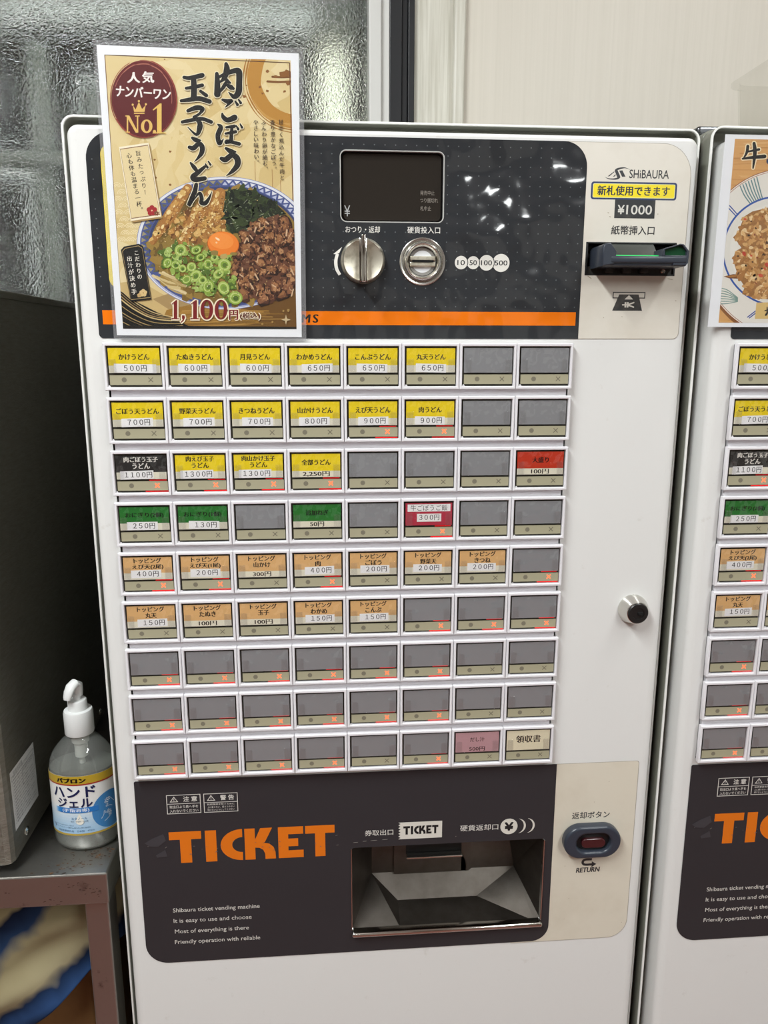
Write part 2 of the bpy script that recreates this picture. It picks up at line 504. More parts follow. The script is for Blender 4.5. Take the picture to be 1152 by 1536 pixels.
def pipe_thing(name, label, segs, r):
    bm = bmesh.new()
    for a, b in segs: tube(bm, a, b, r)
    o = mesh_obj(name, bm, PIPE, smooth=True)
    return tag(o, label, 'pipe')
pipe_thing('drain_pipe', 'pale upright pipe blurred behind the figured glass, nearest the tall steel box', [((-0.205, 0.53, FLOOR), (-0.205, 0.53, 0.42))], 0.017)
pipe_thing('drain_pipe', 'second pale pipe behind the figured glass, standing next to the machine corner', [((-0.128, 0.53, FLOOR), (-0.128, 0.53, 0.36))], 0.014)
pipe_thing('rail', 'pale level rail blurred behind the figured glass, crossing the upright pipe', [((-1.6, 0.5, 0.262), (-0.05, 0.5, 0.262))], 0.012)
tag(mesh_obj('added_eave_board', box(-1.3, 0.27, 0.60, 0.64, 0.475, 0.72, 0.004), PIPE), 'pale eave board added behind the top of the figured glass', 'board')  # made up to catch the yard light as bright speckle
yl = thing('added_yard_lamp', 'yard lamp added to glow through the figured glass near the window frame', 'lamp', (0.225, 0.60, 0.2))  # made-up lamp for the bright patch near the window frame
mesh_obj('lamp_tube', box(0.205, 0.245, 0.62, 0.66, 0.20, 0.46, 0.008), mat('added_yard_tube', '#ffffff', 0.5, emit='#f4f2da', estr=2.2), yl)
mesh_obj('lamp_base', box(0.195, 0.255, 0.655, 0.70, FLOOR, 0.47, 0.004), MATS['dark_yard_wall'], yl)
def added_tube_lamp(label, a, b, r, strength, wall_y):  # invented tube lamps that make bright streaks in the glass
    t = thing('added_yard_lamp', label, 'lamp', ((a[0] + b[0]) / 2, wall_y, (a[2] + b[2]) / 2), 'added yard lamps')
    bm = bmesh.new(); tube(bm, a, b, r)
    mesh_obj('lamp_tube', bm, mat('added_tube_glow', '#ffffff', 0.5, emit='#eef0ea', estr=strength), t, smooth=True)
    d = 0.012
    mesh_obj('lamp_base', box(min(a[0], b[0]) - d, max(a[0], b[0]) + d, a[1] + r, wall_y, min(a[2], b[2]) - d, max(a[2], b[2]) + d, 0.003), MATS['dark_yard_wall'], t)
added_tube_lamp('added upright yard tube lamp glowing through the figured glass near the tall steel box', (-0.235, 0.60, -0.02), (-0.235, 0.60, 0.235), 0.013, 1.1, 0.64)
added_tube_lamp('added level yard tube lamp glowing through the figured glass above the tall steel box', (-0.60, 0.60, 0.275), (-0.21, 0.60, 0.275), 0.010, 1.3, 0.64)
added_tube_lamp('added short upright yard tube lamp glowing through the figured glass next to the machine corner', (-0.150, 0.60, 0.300), (-0.150, 0.60, 0.40), 0.014, 0.9, 0.64)
added_tube_lamp('added long level yard tube lamp glowing through the top of the figured glass', (-0.40, 0.585, 0.485), (0.20, 0.585, 0.485), 0.012, 0.9, 0.60)
# ceiling lamps (over and behind the viewer)
def ceiling_lamp(x, y, label):
    t = thing('ceiling_lamp', label, 'lamp', (x, y, CEIL), 'fluorescent ceiling lamps')
    bm = box(x - 0.11, x + 0.11, y - 0.64, y + 0.64, CEIL - 0.06, CEIL - 0.001, 0.006)
    mesh_obj('housing', bm, MATS['ceiling_white'], t)
    for s in (-1, 1):
        bm = bmesh.new(); tube(bm, (x + s * 0.05, y - 0.6, CEIL - 0.0605), (x + s * 0.05, y + 0.6, CEIL - 0.0605), 0.013)
        mesh_obj('tube', bm, TUBEM, t, smooth=True)
TUBEM = mat('lit_tube', '#ffffff', 0.5, emit='#fff8ea', estr=6.0)
ceiling_lamp(-0.50, -1.05, 'fluorescent ceiling lamp over the steel table side, out of view')
ceiling_lamp(1.15, -0.75, 'unseen ceiling lamp added above the second machine to brighten the wall')
ceiling_lamp(1.35, -2.30, 'fluorescent ceiling lamp farther behind the viewer, out of view')

# ------------------------------------------------------------------ ticket vending machine
MROOT = Vector((0.266, 0.22, FLOOR))
machine = thing('ticket_machine', 'white ticket vending machine in full view, udon bowl poster taped over its top corner', 'vending machine', MROOT, 'ticket vending machines')

bm = plate([rrect(-28.6, 561.2, -1298, 199.5, (9, 9, 2, 2)), rrect(216, 446, -652, -522)], 47, 425, 1.0, 3)
for o_, y_ in ((rrect(-28.6, 561.2, -1298, 198.2, (10, 10, 2, 2)), 0),):
    b2 = plate([o_, rrect(-27.2, 559.8, -1286, 196.8, 9)], 30, 49, 0.2, 1)
    m_ = bpy.data.meshes.new('tmp'); b2.to_mesh(m_); b2.free(); bm.from_mesh(m_); bpy.data.meshes.remove(m_)
mesh_obj('cabinet_body', bm, CASE, machine, smooth=True)
bm = plate([rrect(-29, 561.6, -1297, 198.4, (11, 11, 2, 2)), rrect(-27.0, 559.6, -1285, 196.6, 9)], 28, 30.5, 0.35, 2)
o = mesh_obj('front_rim', bm, CASEEDGE, machine, smooth=True); o['label'] = 'pale metal lip around the door'

TRAY = rrect(223.5, 437.5, -641, -537, 3)
BILL = rrect(449.5, 536.5, 64, 92, 0.5)
SCRN = rrect(219.3, 312.9, 108.5, 168.5, 5)
BTN = rrect(1.2, 438.6, -440.0, -1.0, 0)
def door_ring(ix, it, y, r): return [(x * MM, y * MM, z * MM) for x, z in rrect(-19.7 + ix, 552.2 - ix, -1280 + it, 186.3 - it, r, 7)]
bm = plate([rrect(-10.7, 543.2, -1276, 182.3, 3, 7), TRAY, BILL, SCRN, BTN], 8, 10.5, 0)
rows = [door_ring(9, 4, 8, 3)] + [door_ring(9 - 9 * math.sin(t), 4 - 4 * math.sin(t), 8 + 6 * (1 - math.cos(t)), 3 + 7 * math.sin(t)) for t in [math.pi / 2 * k / 6 for k in range(1, 7)]] + [door_ring(0, 0, 46, 10)]
rv = [[bm.verts.new(q) for q in row] for row in rows]; rf = []
for a, b in zip(rv, rv[1:]):
    for k in range(len(a)): rf.append(bm.faces.new((a[k], a[(k + 1) % len(a)], b[(k + 1) % len(b)], b[k])))
bmesh.ops.remove_doubles(bm, verts=bm.verts, dist=1e-5)
bmesh.ops.recalc_face_normals(bm, faces=bm.faces)
mesh_obj('door_panel', bm, WHITE, machine, smooth=True)

# --- upper dark film and cream film
P = Print(front(7.6))
UP = rrect(-3.6, 545.6, 4.0, 180.2, (23, 28, 6, 4), 10)
P.poly(rrect(400, 545.6, 4.0, 180.2, (0, 28, 6, 0), 10), '#a79f93', [BILL])
P.poly(rrect(400, 545.1, 4.4, 179.8, (0, 27.6, 5.6, 0), 10), '#e0dbd0', [BILL])
INK = '#2f3033'
# maker's mark
def logo(P, x0, x1, z0, z1):
    X = lambda a: x0 + (x1 - x0) * (a - 220) / (540 - 220)
    Z = lambda b: z1 - (z1 - z0) * (b - 75) / (220 - 75)
    k = (x1 - x0) / 320
    P.line([(X(540), Z(103), 0.1), (X(480), Z(84), 9 * k), (X(430), Z(86), 18 * k), (X(375), Z(100), 26 * k), (X(352), Z(122), 34 * k)], 1, INK, cap=False)
    P.poly([(X(340), Z(118)), (X(378), Z(112)), (X(418), Z(184)), (X(380), Z(196))], INK)
    P.line([(X(222), Z(192), 0.1), (X(265), Z(210), 10 * k), (X(330), Z(214), 16 * k), (X(385), Z(206), 22 * k), (X(412), Z(186), 22 * k)], 1, INK, cap=False)
    P.poly([(X(398), Z(116)), (X(440), Z(112)), (X(485), Z(184)), (X(440), Z(186))], INK)
    P.poly([(X(255), Z(184)), (X(330), Z(128)), (X(342), Z(130)), (X(276), Z(184))], INK)
    P.poly([(X(322), Z(186)), (X(352), Z(160)), (X(362), Z(164)), (X(340), Z(186))], INK)
logo(P, 463.4, 487, 148.1, 159.0)
P.text('SHiBAURA', 505.4, 153.3, 38.0, 7.6, INK, off=0.012)
P.rect(450.9, 533.0, 130.7, 146.2, '#1f3566', 2.5)
P.rect(452.6, 531.3, 132.2, 144.7, '#e9e6a0', 1.4)
P.rect(453.2, 530.7, 132.8, 144.1, '#f4df16', 1.2)
P.text('新札使用できます', 491.6, 138.5, 69.4, 8.6, '#16243c', bold=0.012, off=0.018)
P.rect(474.4, 513.2, 114.4, 130.7, '#2e3032')
P.text('¥', 480.6, 122.0, 6.6, 8.2, '#d9d7d0', off=0.02); P.text('1000', 498.0, 122.0, 24.8, 8.4, '#d9d7d0', off=0.012)
P.text('紙幣挿入口', 493.3, 103.8, 41.9, 8.2, INK, off=0.014)
P.rect(477.6, 509.6, 41.9, 47.9, INK); P.rect(478.5, 508.7, 42.8, 47.0, '#dedacf')
P.poly([(478, 30.6), (507.4, 30.6), (503, 45.6), (484.0, 45.6)], '#2b2d30')
P.poly([(489.3, 41.0), (498.0, 41.0), (493.6, 45.0)], '#dedacf')
P.text('¥', 493.3, 36.0, 5.6, 12.0, '#dedacf', off=0.02, rot=-math.pi / 2)
for sx, sz, ww in ((468.5, 119, 1.6), (470.5, 115.5, 1.8), (516.3, 118.5, 1.1), (454, 61.0, 5.0), (533, 60.0, 6), (540.2, 40, 1.5), (470, 24, 0.8), (488, 25, 0.9)):
    P.poly(ellipse(sx, sz, ww / 2, 0.35, 10, rnd.uniform(-0.6, 0.2)), '#a3957f')
P.build('cream_upper_panel', CREAMFILM, machine)['label'] = 'cream panel with bill slot lettering'

P = Print(front(7.45))
DK = '#333538'
P.poly(rrect(-3.6, 446.0, 4.0, 180.2, (23, 22, 0, 4), 10), DK, [SCRN])
hd = P.up()
for i in range(47):
    for j in range(18):
        x, z = 1.5 + i * 9.55, 33.5 + j * 8.25
        if (x < 18 or x > 428) and z > 160: continue
        if 217 < x < 315 and 106 < z < 171: continue
        P.face(ellipse(x, z, 0.62, n=6), lin('#62676a'), hd)
P.rect(0.8, 442.5, 16.4, 28.9, '#f07a16')
P.text('MS', 189.4, 22.2, 15.6, 7.6, '#2e2c28', bold=0.04, shear=0.1, spacing=1.35)
P.rect(9.0, 88, 48, 170, '#f3dc55', 9)                       # yellow notice, mostly behind the poster
LG = '#e4e2dc'
P.text('おつり・返却', 238.9, 101.5, 31.6, 5.9, LG, off=0.008)
P.text('硬貨投入口', 295.2, 101.6, 30.4, 6.0, LG, off=0.008)
P.line([(217.6, 61.5, 2.6), (214.6, 67, 3.0), (214.0, 74, 3.0), (215.6, 80, 2.6)], 3, LG, cap=False)
P.poly([(219.8, 86.0), (211.8, 79.8), (214.2, 79.6), (217.2, 80.6)], LG)
for c, x, rr in (('500', 368.4, 8.1), ('100', 354.6, 7.0), ('50', 342.0, 5.8), ('10', 330.6, 6.0)):
    P.poly(ellipse(x, 73.3, rr + 0.7, n=36), DK); P.poly(ellipse(x, 73.3, rr, n=36), '#e6e4dd')
    P.text(c, x, 73.3, rr * (1.2 if len(c) == 2 else 1.5), 4.6, '#333436', off=0.012)
P.frame(218.5, 313.7, 107.7, 169.3, 0.9, '#b9b9b6', 5.8)
P.build('dark_upper_panel', FILM, machine)['label'] = 'glossy charcoal panel with orange stripe'

# --- display
P = Print(front(11.0))
P.rect(219.0, 313.2, 108.2, 168.8, '#0c0c0d', 5)
P.rect(221.6, 311.0, 110.2, 166.8, '#2f2b27', 4)
P.text('¥', 225.0, 118.0, 5.4, 9.4, '#b5b7b8', off=0.0)
for s, x, z, w in (('発売中止', 298.6, 134.4, 13.2), ('つり銭切れ', 300.3, 128.0, 16.4), ('札中止', 297.2, 121.0, 10.0)):
    P.text(s, x, z, w, 4.0, '#98928a')
P.build('display_screen', SCREENG, machine)['label'] = 'dark display window'

# --- change lever and coin slot
bm = bmesh.new()
c = (0.2388, 0.0076, 0.0738)
add_lathe(bm, [(.0205, -.001), (.0205, .002), (.0195, .004), (.0190, .0065), (.0178, .0078), (.0172, .0075), (.0, .0075)][:6], c)
lever = mesh_obj('change_lever', bm, WORN, machine, smooth=True)
bm = bmesh.new()
add_box(bm, .2388 - .0040, .2388 + .0040, -.0022, .0005, .0738 - .0195, .0738 + .0195, .0012, 2)
add_box(bm, .2388 - .0021, .2388 + .0021, -.0120, -.001, .0738 - .0200, .0738 + .0212, .0012, 3)
mesh_obj('grip_bar', bm, CHROME, lever, smooth=True)

bm = bmesh.new()
c = (0.2942, 0.0076, 0.0737)
add_lathe(bm, [(.0213, -.001), (.0213, .0012), (.0205, .0018), (.0188, .0014), (.0184, .0004), (.0178, .0020), (.0168, .0052), (.0155, .0062), (.0142, .0052), (.0128, .0012), (.0125, -.002)], c)
slot = mesh_obj('coin_slot', bm, mat('satin_steel', '#e2e0da', 0.27, metal=1.0), machine, smooth=True)
bm = bmesh.new()
for s in (-1, 1):
    add_box(bm, c[0] - .0118, c[0] + .0118, .0035, .0078, c[2] + s * .0026 - .0020, c[2] + s * .0026 + .0020, .0008)
mesh_obj('slot_bar', bm, WORN, slot)
P = Print(front(6.6))
P.poly(ellipse(294.2, 73.7, 12.5, n=36), '#8d8a86')
hm = [(294.2 + 9.8 * math.cos(t), 73.7 + 9.8 * math.sin(t)) for t in [math.radians(28 + 124 * k / 16) for k in range(17)]]
P.poly(hm, '#e9ebee'); P.poly([(x, 147.4 - z) for x, z in hm], '#e9ebee')
P.rect(284.2, 304.2, 72.8, 74.7, '#060606', 0.3, h=3.9)
P.build('slot_face', PLASTICP, slot)

# --- bill inserter
bm = plate([rrect(449.0, 537.0, 63.5, 92.5)], 26, 28, 0); bm2 = bmesh.new()
bmi = bm
for a, b, cc, dd in ((449, 451, 63.5, 92.5), (535.5, 537, 63.5, 92.5), (449, 537, 62.8, 64.2), (449, 537, 91.8, 93)):
    add_box(bmi, a * MM, b * MM, .0075, .027, cc * MM, dd * MM)
bill = mesh_obj('bill_inserter', bmi, DARK, machine)
bm = bmesh.new()
add_box(bm, .4625, .5340, -.0235, .015, .0712, .0775, .0015, 3)
add_box(bm, .4600, .5345, -.0215, .015, .0690, .0725, .0010, 2)
mesh_obj('lower_lip', bm, SLATE, bill, smooth=True)
bm = plate([[(455, 68.6), (464.5, 70.0), (467.4, 72.0), (467.4, 81.5), (461.8, 88.6), (457.0, 88.0), (455, 85.5)]], -23, 14, 0.9, 2)
mesh_obj('side_cheek', bm, SLATE, bill, smooth=True)
bm = plate([[(521, 69.6), (533.2, 69.6), (535.2, 71.5), (535.6, 82.0), (530.0, 88.0), (526.5, 88.4), (511.5, 84.0), (510.0, 77.5), (521, 77.0)],
            [(513, 78.2), (512.6, 83.2), (526.6, 87.2), (528.8, 86.8), (533.3, 81.8), (533.2, 78.2)]], -23, 14, 0.5, 2)
mesh_obj('side_cheek', bm, SLATE, bill, smooth=True)
bm = plate([[(512.8, 78.0), (512.4, 83.4), (526.6, 87.4), (529, 87), (533.5, 82), (533.4, 78)]], -20, -15, 0.2, 1)
mesh_obj('green_window', bm, GREENGL, bill)['label'] = 'dark green see-through window'
bm = bmesh.new()
add_quad(bm, [(466, -8, 78), (514, -8, 78), (514, 8, 91.6), (466, 8, 91.6)])
mesh_obj('guide_plate', bm, mat('smoked_plate', '#3c3f3c', 0.18), bill)
bm = bmesh.new(); add_box(bm, .4675, .5125, -.0150, -.0140, .0782, .0790)
mesh_obj('guide_light', bm, GREENLED, bill)['label'] = 'glowing green line'
bm = bmesh.new()
add_lathe(bm, [(.0024, 0), (.0024, .0012), (.0016, .0016), (.0014, .0008)], (.5262, .0105, .0673), n=20)
mesh_obj('screw', bm, CHROME, bill, smooth=True)
bm = bmesh.new(); add_box(bm, .4515, .5355, .010, .02, .0642, .0712)
for q in range(3): add_box(bm, .468 + q * .017, .476 + q * .017, .004, .012, .0650, .0700, .001)
mesh_obj('lower_block', bm, mat('dull_black', '#26241f', 0.6), bill)

# --- lower panels
P = Print(front(7.6))
ell = lambda g: [(442, -446.4 - g), (442, -645), (404, -645), (404, -670.2 + g)] + rrect(404, 539.6 - g, -670.2 + g, -446.4 - g, (0, 3, 24 - g, 0), 10)[1:-1]
P.poly(ell(0), '#a79f93'); P.poly(ell(0.5), '#ddd6c6')
P.text('返却ボタン', 488.9, -510.5, 43.0, 8.6, INK, off=0.02)
P.line([(493.4, -566.3), (486.0, -566.3), (483.3, -568.2), (483.3, -571.0), (486.0, -572.8), (494.5, -572.8)], 2.9, INK, cap=False, sub=4)
P.poly([(498.8, -572.6), (493.4, -568.9), (493.4, -576.4)], INK)
P.text('RETURN', 489.5, -579.5, 27.0, 6.2, INK, bold=0.03, off=0.015, shear=0.12)
for k in range(7):
    P.poly(ellipse(rnd.uniform(460, 535), rnd.uniform(-660, -460), 0.5, 0.4, 8), '#b5a893')
P.build('cream_lower_panel', CREAMFILM, machine)['label'] = 'cream panel around the return button'

P = Print(front(7.45))
DK2 = '#333235'
P.poly(rrect(-2.6, 447.4, -668.8, -446.4, (2, 0, 20, 24), 10), DK2, [TRAY])
def ticket_word(P, x0, x1, z0, z1, col):
    W = x1 - x0; H = z1 - z0
    X = lambda a: x0 + W * a / 1000.0
    Z = lambda b: z0 + H * b / 100.0
    def pl(*q): P.poly([(X(a), Z(b)) for a, b in q], col)
    pl((0, 100), (0, 75), (64, 75), (64, 0), (131, 0), (131, 75), (192, 75), (192, 100))
    pl((215, 100), (215, 0), (282, 0), (282, 100))
    oc = [(X(306 + 132 - 132 * math.sin(t)), Z(50 + 50 * math.cos(t))) for t in [math.pi * k / 24 for k in range(25)]]
    ic = [(X(306 + 132 - 62 * math.sin(t)), Z(50 + 24 * math.cos(t))) for t in [math.pi * k / 24 for k in range(24, -1, -1)]]
    P.poly(oc + ic, col)
    pl((452, 100), (452, 0), (514, 0), (514, 100)); pl((514, 63), (548, 100), (620, 100), (574, 55), (560, 50), (514, 42))
    pl((500, 66), (562, 64), (575, 44), (500, 40))
    lg = [(514, 52), (560, 53), (600, 49), (625, 38), (636, 22), (638, 0), (574, 0), (573, 18), (562, 30), (540, 37), (514, 38)]
    P.poly([(X(a), Z(b)) for a, b in lg], col)
    pl((655, 100), (655, 0), (808, 0), (808, 24), (716, 24), (716, 37), (776, 37), (776, 62), (716, 62), (716, 76), (808, 76), (808, 100))
    pl((820, 100), (820, 75), (880, 75), (880, 0), (942, 0), (942, 75), (1000, 75), (1000, 100))
ticket_word(P, 29.6, 205.4, -545.0, -507.5, '#e0751c')
LG2 = '#d6d3cd'
for s, x, z, w in (('Shibaura ticket vending machine', 75.6, -603.6, 93.4), ('It is easy to use and choose', 71.0, -616.8, 84.2),
                   ('Most of everything is there', 69.6, -630.2, 80.2), ('Friendly operation with reliable', 75.2, -643.6, 92.8)):
    P.text(s, x, z, w, 6.6 if 'y' in s or 'g' in s else 5.4, LG2, off=0.004)
for x0, x1, t1, t2, t3 in ((29.5, 64.9, '注意', '取出口より奥へ手を', '入れないでください'), (68.0, 103.6, '警告', '転倒事故を防ぐために', '上に乗らない、揺さぶらない')):
    P.frame(x0, x1, -486.0, -463.8, 0.7, LG2)
    P.rect(x0 + .5, x1 - .5, -474.6, -474.0, LG2)
    P.poly([(x0 + 3.4, -472.2), (x0 + 12.2, -472.2), (x0 + 7.8, -465.6)], LG2, [[(x0 + 4.8, -471.5), (x0 + 11.0, -471.5), (x0 + 7.8, -466.8)]])
    P.rect(x0 + 7.5, x0 + 8.1, -470.2, -467.8, LG2); P.rect(x0 + 7.5, x0 + 8.1, -471.2, -470.7, LG2)
    P.text(t1[0], x0 + 20.5, -469.0, 6.2, 6.2, LG2, off=0.02); P.text(t1[1], x0 + 28.8, -469.0, 6.2, 6.2, LG2, off=0.02)
    if t1 == '注意':
        P.text(t2, (x0 + x1) / 2, -477.8, 29.6, 3.4, LG2, off=0.008); P.text(t3, (x0 + x1) / 2, -482.6, 29.6, 3.4, LG2, off=0.008)
    else:
        P.text(t2, (x0 + x1) / 2, -476.6, 28.4, 2.2, LG2); P.text(t3, (x0 + x1) / 2, -479.8, 28.4, 2.2, LG2)
        P.text('傾けないようにしてください', (x0 + x1) / 2, -483.0, 28.4, 2.2, LG2)
P.text('券取出口', 253.6, -519.6, 31.0, 7.0, LG2, off=0.008)
z0, z1 = -529.0, -508.6
zig = [(322.6, z0), (322.6, z1), (274.6, z1)]
for k in range(6):
    a = z1 - (z1 - z0) * (k + 0.5) / 6; b = z1 - (z1 - z0) * (k + 1) / 6
    zig += [(277.0, a), (274.6, b)]
P.poly(zig, '#d9d5cc')
ticket_word(P, 280.0, 318.5, -523.6, -513.4, '#232324')
P.text('硬貨返却口', 363.8, -519.2, 42.4, 7.4, LG2, off=0.008)
for x in (416.8, 406.8):
    P.poly(ellipse(x, -519.5, 9.0, 9.0, 36), '#d9d5cc'); P.poly(ellipse(x - 2.6, -519.5, 9.4, 9.6, 36), DK2)
P.poly(ellipse(396.9, -519.5, 9.6, 9.6, 36), '#d9d5cc')
P.text('¥', 396.9, -519.5, 10.4, 10.6, '#262628', off=0.045)
SC2 = '#56555a'
for pts in ([(4, -519), (12, -514), (24, -509), (26.5, -517), (18, -524), (9, -523)], [(15, -534), (25, -528), (27, -536), (16, -537)]):
    P.poly(pts, '#414044')
for k in range(26):
    x, z = rnd.gauss(110, 70), rnd.gauss(-527, 5)
    if 0 < x < 215: P.poly(ellipse(x, z, rnd.uniform(.5, 1.6), rnd.uniform(.2, .4), 8, rnd.uniform(-.3, .8)), '#6e6a68')
for x, z, w in ((228, -530.0, 6), (238, -529.0, 5), (248, -528.6, 8), (260, -528.2, 7), (338, -528.5, .9)):
    P.poly(ellipse(x, z, w / 2, 0.3, 8, .04), '#8c8984')
P.build('dark_lower_panel', mat('lower_film', attr=True, rough=0.22, spec=0.4, bump=(5, 0.006)), machine)['label'] = 'charcoal panel with orange TICKET lettering'

# --- return button
bm = plate([rrect(456.9, 521.3, -557.6, -518.6, 19.4, 14), rrect(471.2, 509.6, -549.8, -527.4, 11.1, 10)], -3.5, 7.8, 2.8, 4)
rb = mesh_obj('return_button', bm, SLATE, machine, smooth=True)
bm = plate([rrect(470.5, 510.3, -550.5, -526.7, 11, 10)], 3.0, 7.5, 0.3, 1)
mesh_obj('button_well', bm, DARK, rb)
bm = plate([rrect(477.4, 504.4, -546.2, -534.6, 5.4, 8)], -1.0, 4.0, 1.2, 3)
mesh_obj('button_lens', bm, REDLENS, rb, smooth=True)['label'] = 'dark red lens'

# --- door lock
bm = bmesh.new(); c = (.5195, .0078, -.2712)
add_lathe(bm, [(.0158, -.001), (.0158, .0015), (.0150, .0030), (.0118, .0130), (.0112, .0140), (.0100, .0142)], c)
lk = mesh_obj('door_lock', bm, CHROME, machine, smooth=True)
bm = bmesh.new(); add_lathe(bm, [(.0107, .0138), (.0107, .0150), (.0098, .0158), (.0062, .0158), (.0060, .0150), (.0001, .0150)], c)
add_box(bm, c[0] - .0005, c[0] + .0045, -.0086, -.0070, c[2] - .0012, c[2] + .0012)
mesh_obj('key_plug', bm, mat('gunmetal', '#3b3a3a', 0.35, metal=0.7), lk, smooth=True)
bm = box(c[0] - .0002, c[0] + .0040, -.0092, -.0084, c[2] - .0014, c[2] + .0010)
mesh_obj('keyhole', bm, mat('black_hole', '#030303', 0.9), lk)

# --- dispensing tray
bm = bmesh.new()
fL, fR, bL, bR, gL, gR = (249, 70, -617), (421, 70, -617), (279, 53, -642), (373, 53, -642), (278, 10, -644), (376, 10, -644)
add_quad(bm, [gL, gR, bR, bL]); add_quad(bm, [bL, bR, fR, fL])
add_quad(bm, [(223, 10, -562), fL, bL, gL, (223, 10, -644)][:5])
add_quad(bm, [(223, 10, -562), (223, 10, -530), (250, 72, -530), fL])
add_quad(bm, [fL, (250, 70, -530), (275, 70, -530), (276, 70, -617)])
add_quad(bm, [(366, 70, -617), (361, 70, -530), (407, 74, -530), fR])
add_quad(bm, [fR, (407, 74, -530), (438, 10, -530), (438, 10, -594)])
add_quad(bm, [fR, (438, 10, -594), (438, 10, -642), (431, 10, -644)])
add_quad(bm, [bR, gR, (431, 10, -644), fR])
add_quad(bm, [(223, 9, -531), (438, 9, -531), (407, 75, -531), (250, 75, -531)])
for a, b, cc, dd in ((275.5, 289.5, -617, -530), (356, 362, -617, -530), (289.5, 356, -617, -590), (289.5, 356, -572, -530)):
    add_quad(bm, [(a, 66, cc), (b, 66, cc), (b, 66, dd), (a, 66, dd)])
add_quad(bm, [(356, 66, -590), (366, 66, -617), (356, 66, -617)])
add_quad(bm, [(356, 68, -530), (356, 68, -617), (368, 68, -617), (368, 68, -530)])
tray = mesh_obj('dispensing_tray', bm, STEEL, machine)
bm = box(.2885, .357, .067, .100, -.5910, -.571)
mesh_obj('ticket_slot', bm, mat('slot_black', '#0a0a0a', 0.6), tray)['label'] = 'black ticket slot'
bm = bmesh.new(); add_box(bm, .2895, .3562, .058, .067, -.5925, -.5898, .0008)
mesh_obj('slot_edge', bm, CHROME, tray)
bm = bmesh.new(); add_box(bm, .2232, .4385, .001, .012, -.6462, -.6405, .0022, 3)
mesh_obj('tray_lip', bm, CHROME, tray, smooth=True)['label'] = 'polished steel lip'
bm = bmesh.new(); add_box(bm, .4366, .4380, .0055, .012, -.640, -.5375, .0005); add_box(bm, .2228, .2238, .0060, .012, -.640, -.5375, .0004)
mesh_obj('tray_side_trim', bm, CHROME, tray)

# --- button field
bm = bmesh.new()
add_box(bm, .0038, .4362, .0060, .030, -.4390, -.0020)
mesh_obj('button_rail', bm, FRAMEW, machine)
bm = bmesh.new()
add_box(bm, .0005, .4395, .034, .036, -.4410, 0.0)
mesh_obj('rail_backing', bm, DARK, machine)

PX, PZ = 55.0, 49.66
def localmesh(bm, mats, name, smooth=False):
    me = bpy.data.meshes.new(name); bm.to_mesh(me); bm.free()
    for m in (mats if isinstance(mats, (list, tuple)) else [mats]): me.materials.append(m)
    if smooth:
        for p in me.polygons: p.use_smooth = True
        me.set_sharp_from_angle(angle=math.radians(38))
    return me
bm = plate([rrect(0.25, 54.75, -43.2, 0, 0.4, 2), rrect(2.7, 52.2, -40.3, -3.0, 0.3, 2)], 0, 5.9, 0.7, 2)
for f in bm.faces: f.material_index = 0
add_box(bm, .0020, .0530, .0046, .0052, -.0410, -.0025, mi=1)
for cx in (.0034,):                                          # small white corner bracket
    vs = [bm.verts.new((a, .0008, b)) for a, b in ((.0029, -.0401), (.0056, -.0401), (.0045, -.0385), (.0036, -.0385))]
    bm.faces.new(vs).material_index = 0
ME_FRAME = localmesh(bm, [FRAMEW, CELLDARK], 'button')
bm = plate([rrect(4.2, 51.0, -27.6, -4.4, 0.4, 2)], 1.0, 1.35, 0)
ME_COVER = localmesh(bm, COVER, 'clear_cover')
bm = bmesh.new()
add_box(bm, .0052, .0114, .0003, .0009, -.0274, -.0146, .0003, 2)
ME_TAB = localmesh(bm, TAB, 'cover_tab', True)
bm = box(.0300, .0515, .0036, .0042, -.0397, -.0391)  # glowing bar added below the strip to imitate the red light leak
GLOWP = box(.0340, .0500, .0036, .0042, -.0289, -.0285)  # second added bar, leak line above the strip
ME_LED2 = localmesh(GLOWP, REDLEAK, 'lamp')
ME_LED = localmesh(bm, REDLEAK, 'lamp_glow')

def paint_local(P, name, material):
    me = bpy.data.meshes.new(name)
    me.from_pydata([tuple(Vector(p) * MM) for p in P.v], [], P.f)
    ca = me.color_attributes.new('Col', 'FLOAT_COLOR', 'CORNER'); buf = []
    for f, c in zip(P.f, P.c): buf += [c[0], c[1], c[2], 1.0] * len(f)
    ca.data.foreach_set('color', buf); me.materials.append(material)
    return me
def strip_mesh(cross):
    P = Print(front(2.0))
    P.rect(4.6, 51.4, -38.3, -29.3, '#a8a389', 0.3)
    P.poly(ellipse(17.5, -33.6, 2.3, n=20), '#7b7666')
    if cross:
        for s in (-1, 1): P.line([(39.4, -33.6 - s * 2.1), (43.6, -33.6 + s * 2.1)], 0.75, '#706b5c', sub=1, cap=False)
    return paint_local(P, 'indicator_strip', PLASTICP)
ME_STRIP, ME_STRIPX = strip_mesh(False), strip_mesh(True)
P = Print(front(1.9))
for s in (-1, 1): P.line([(39.6, -33.6 - s * 2.0), (43.5, -33.6 + s * 2.0)], 0.95, '#ff6040', sub=1, cap=False)
ME_LITX = paint_local(P, 'lit_cross', REDX)

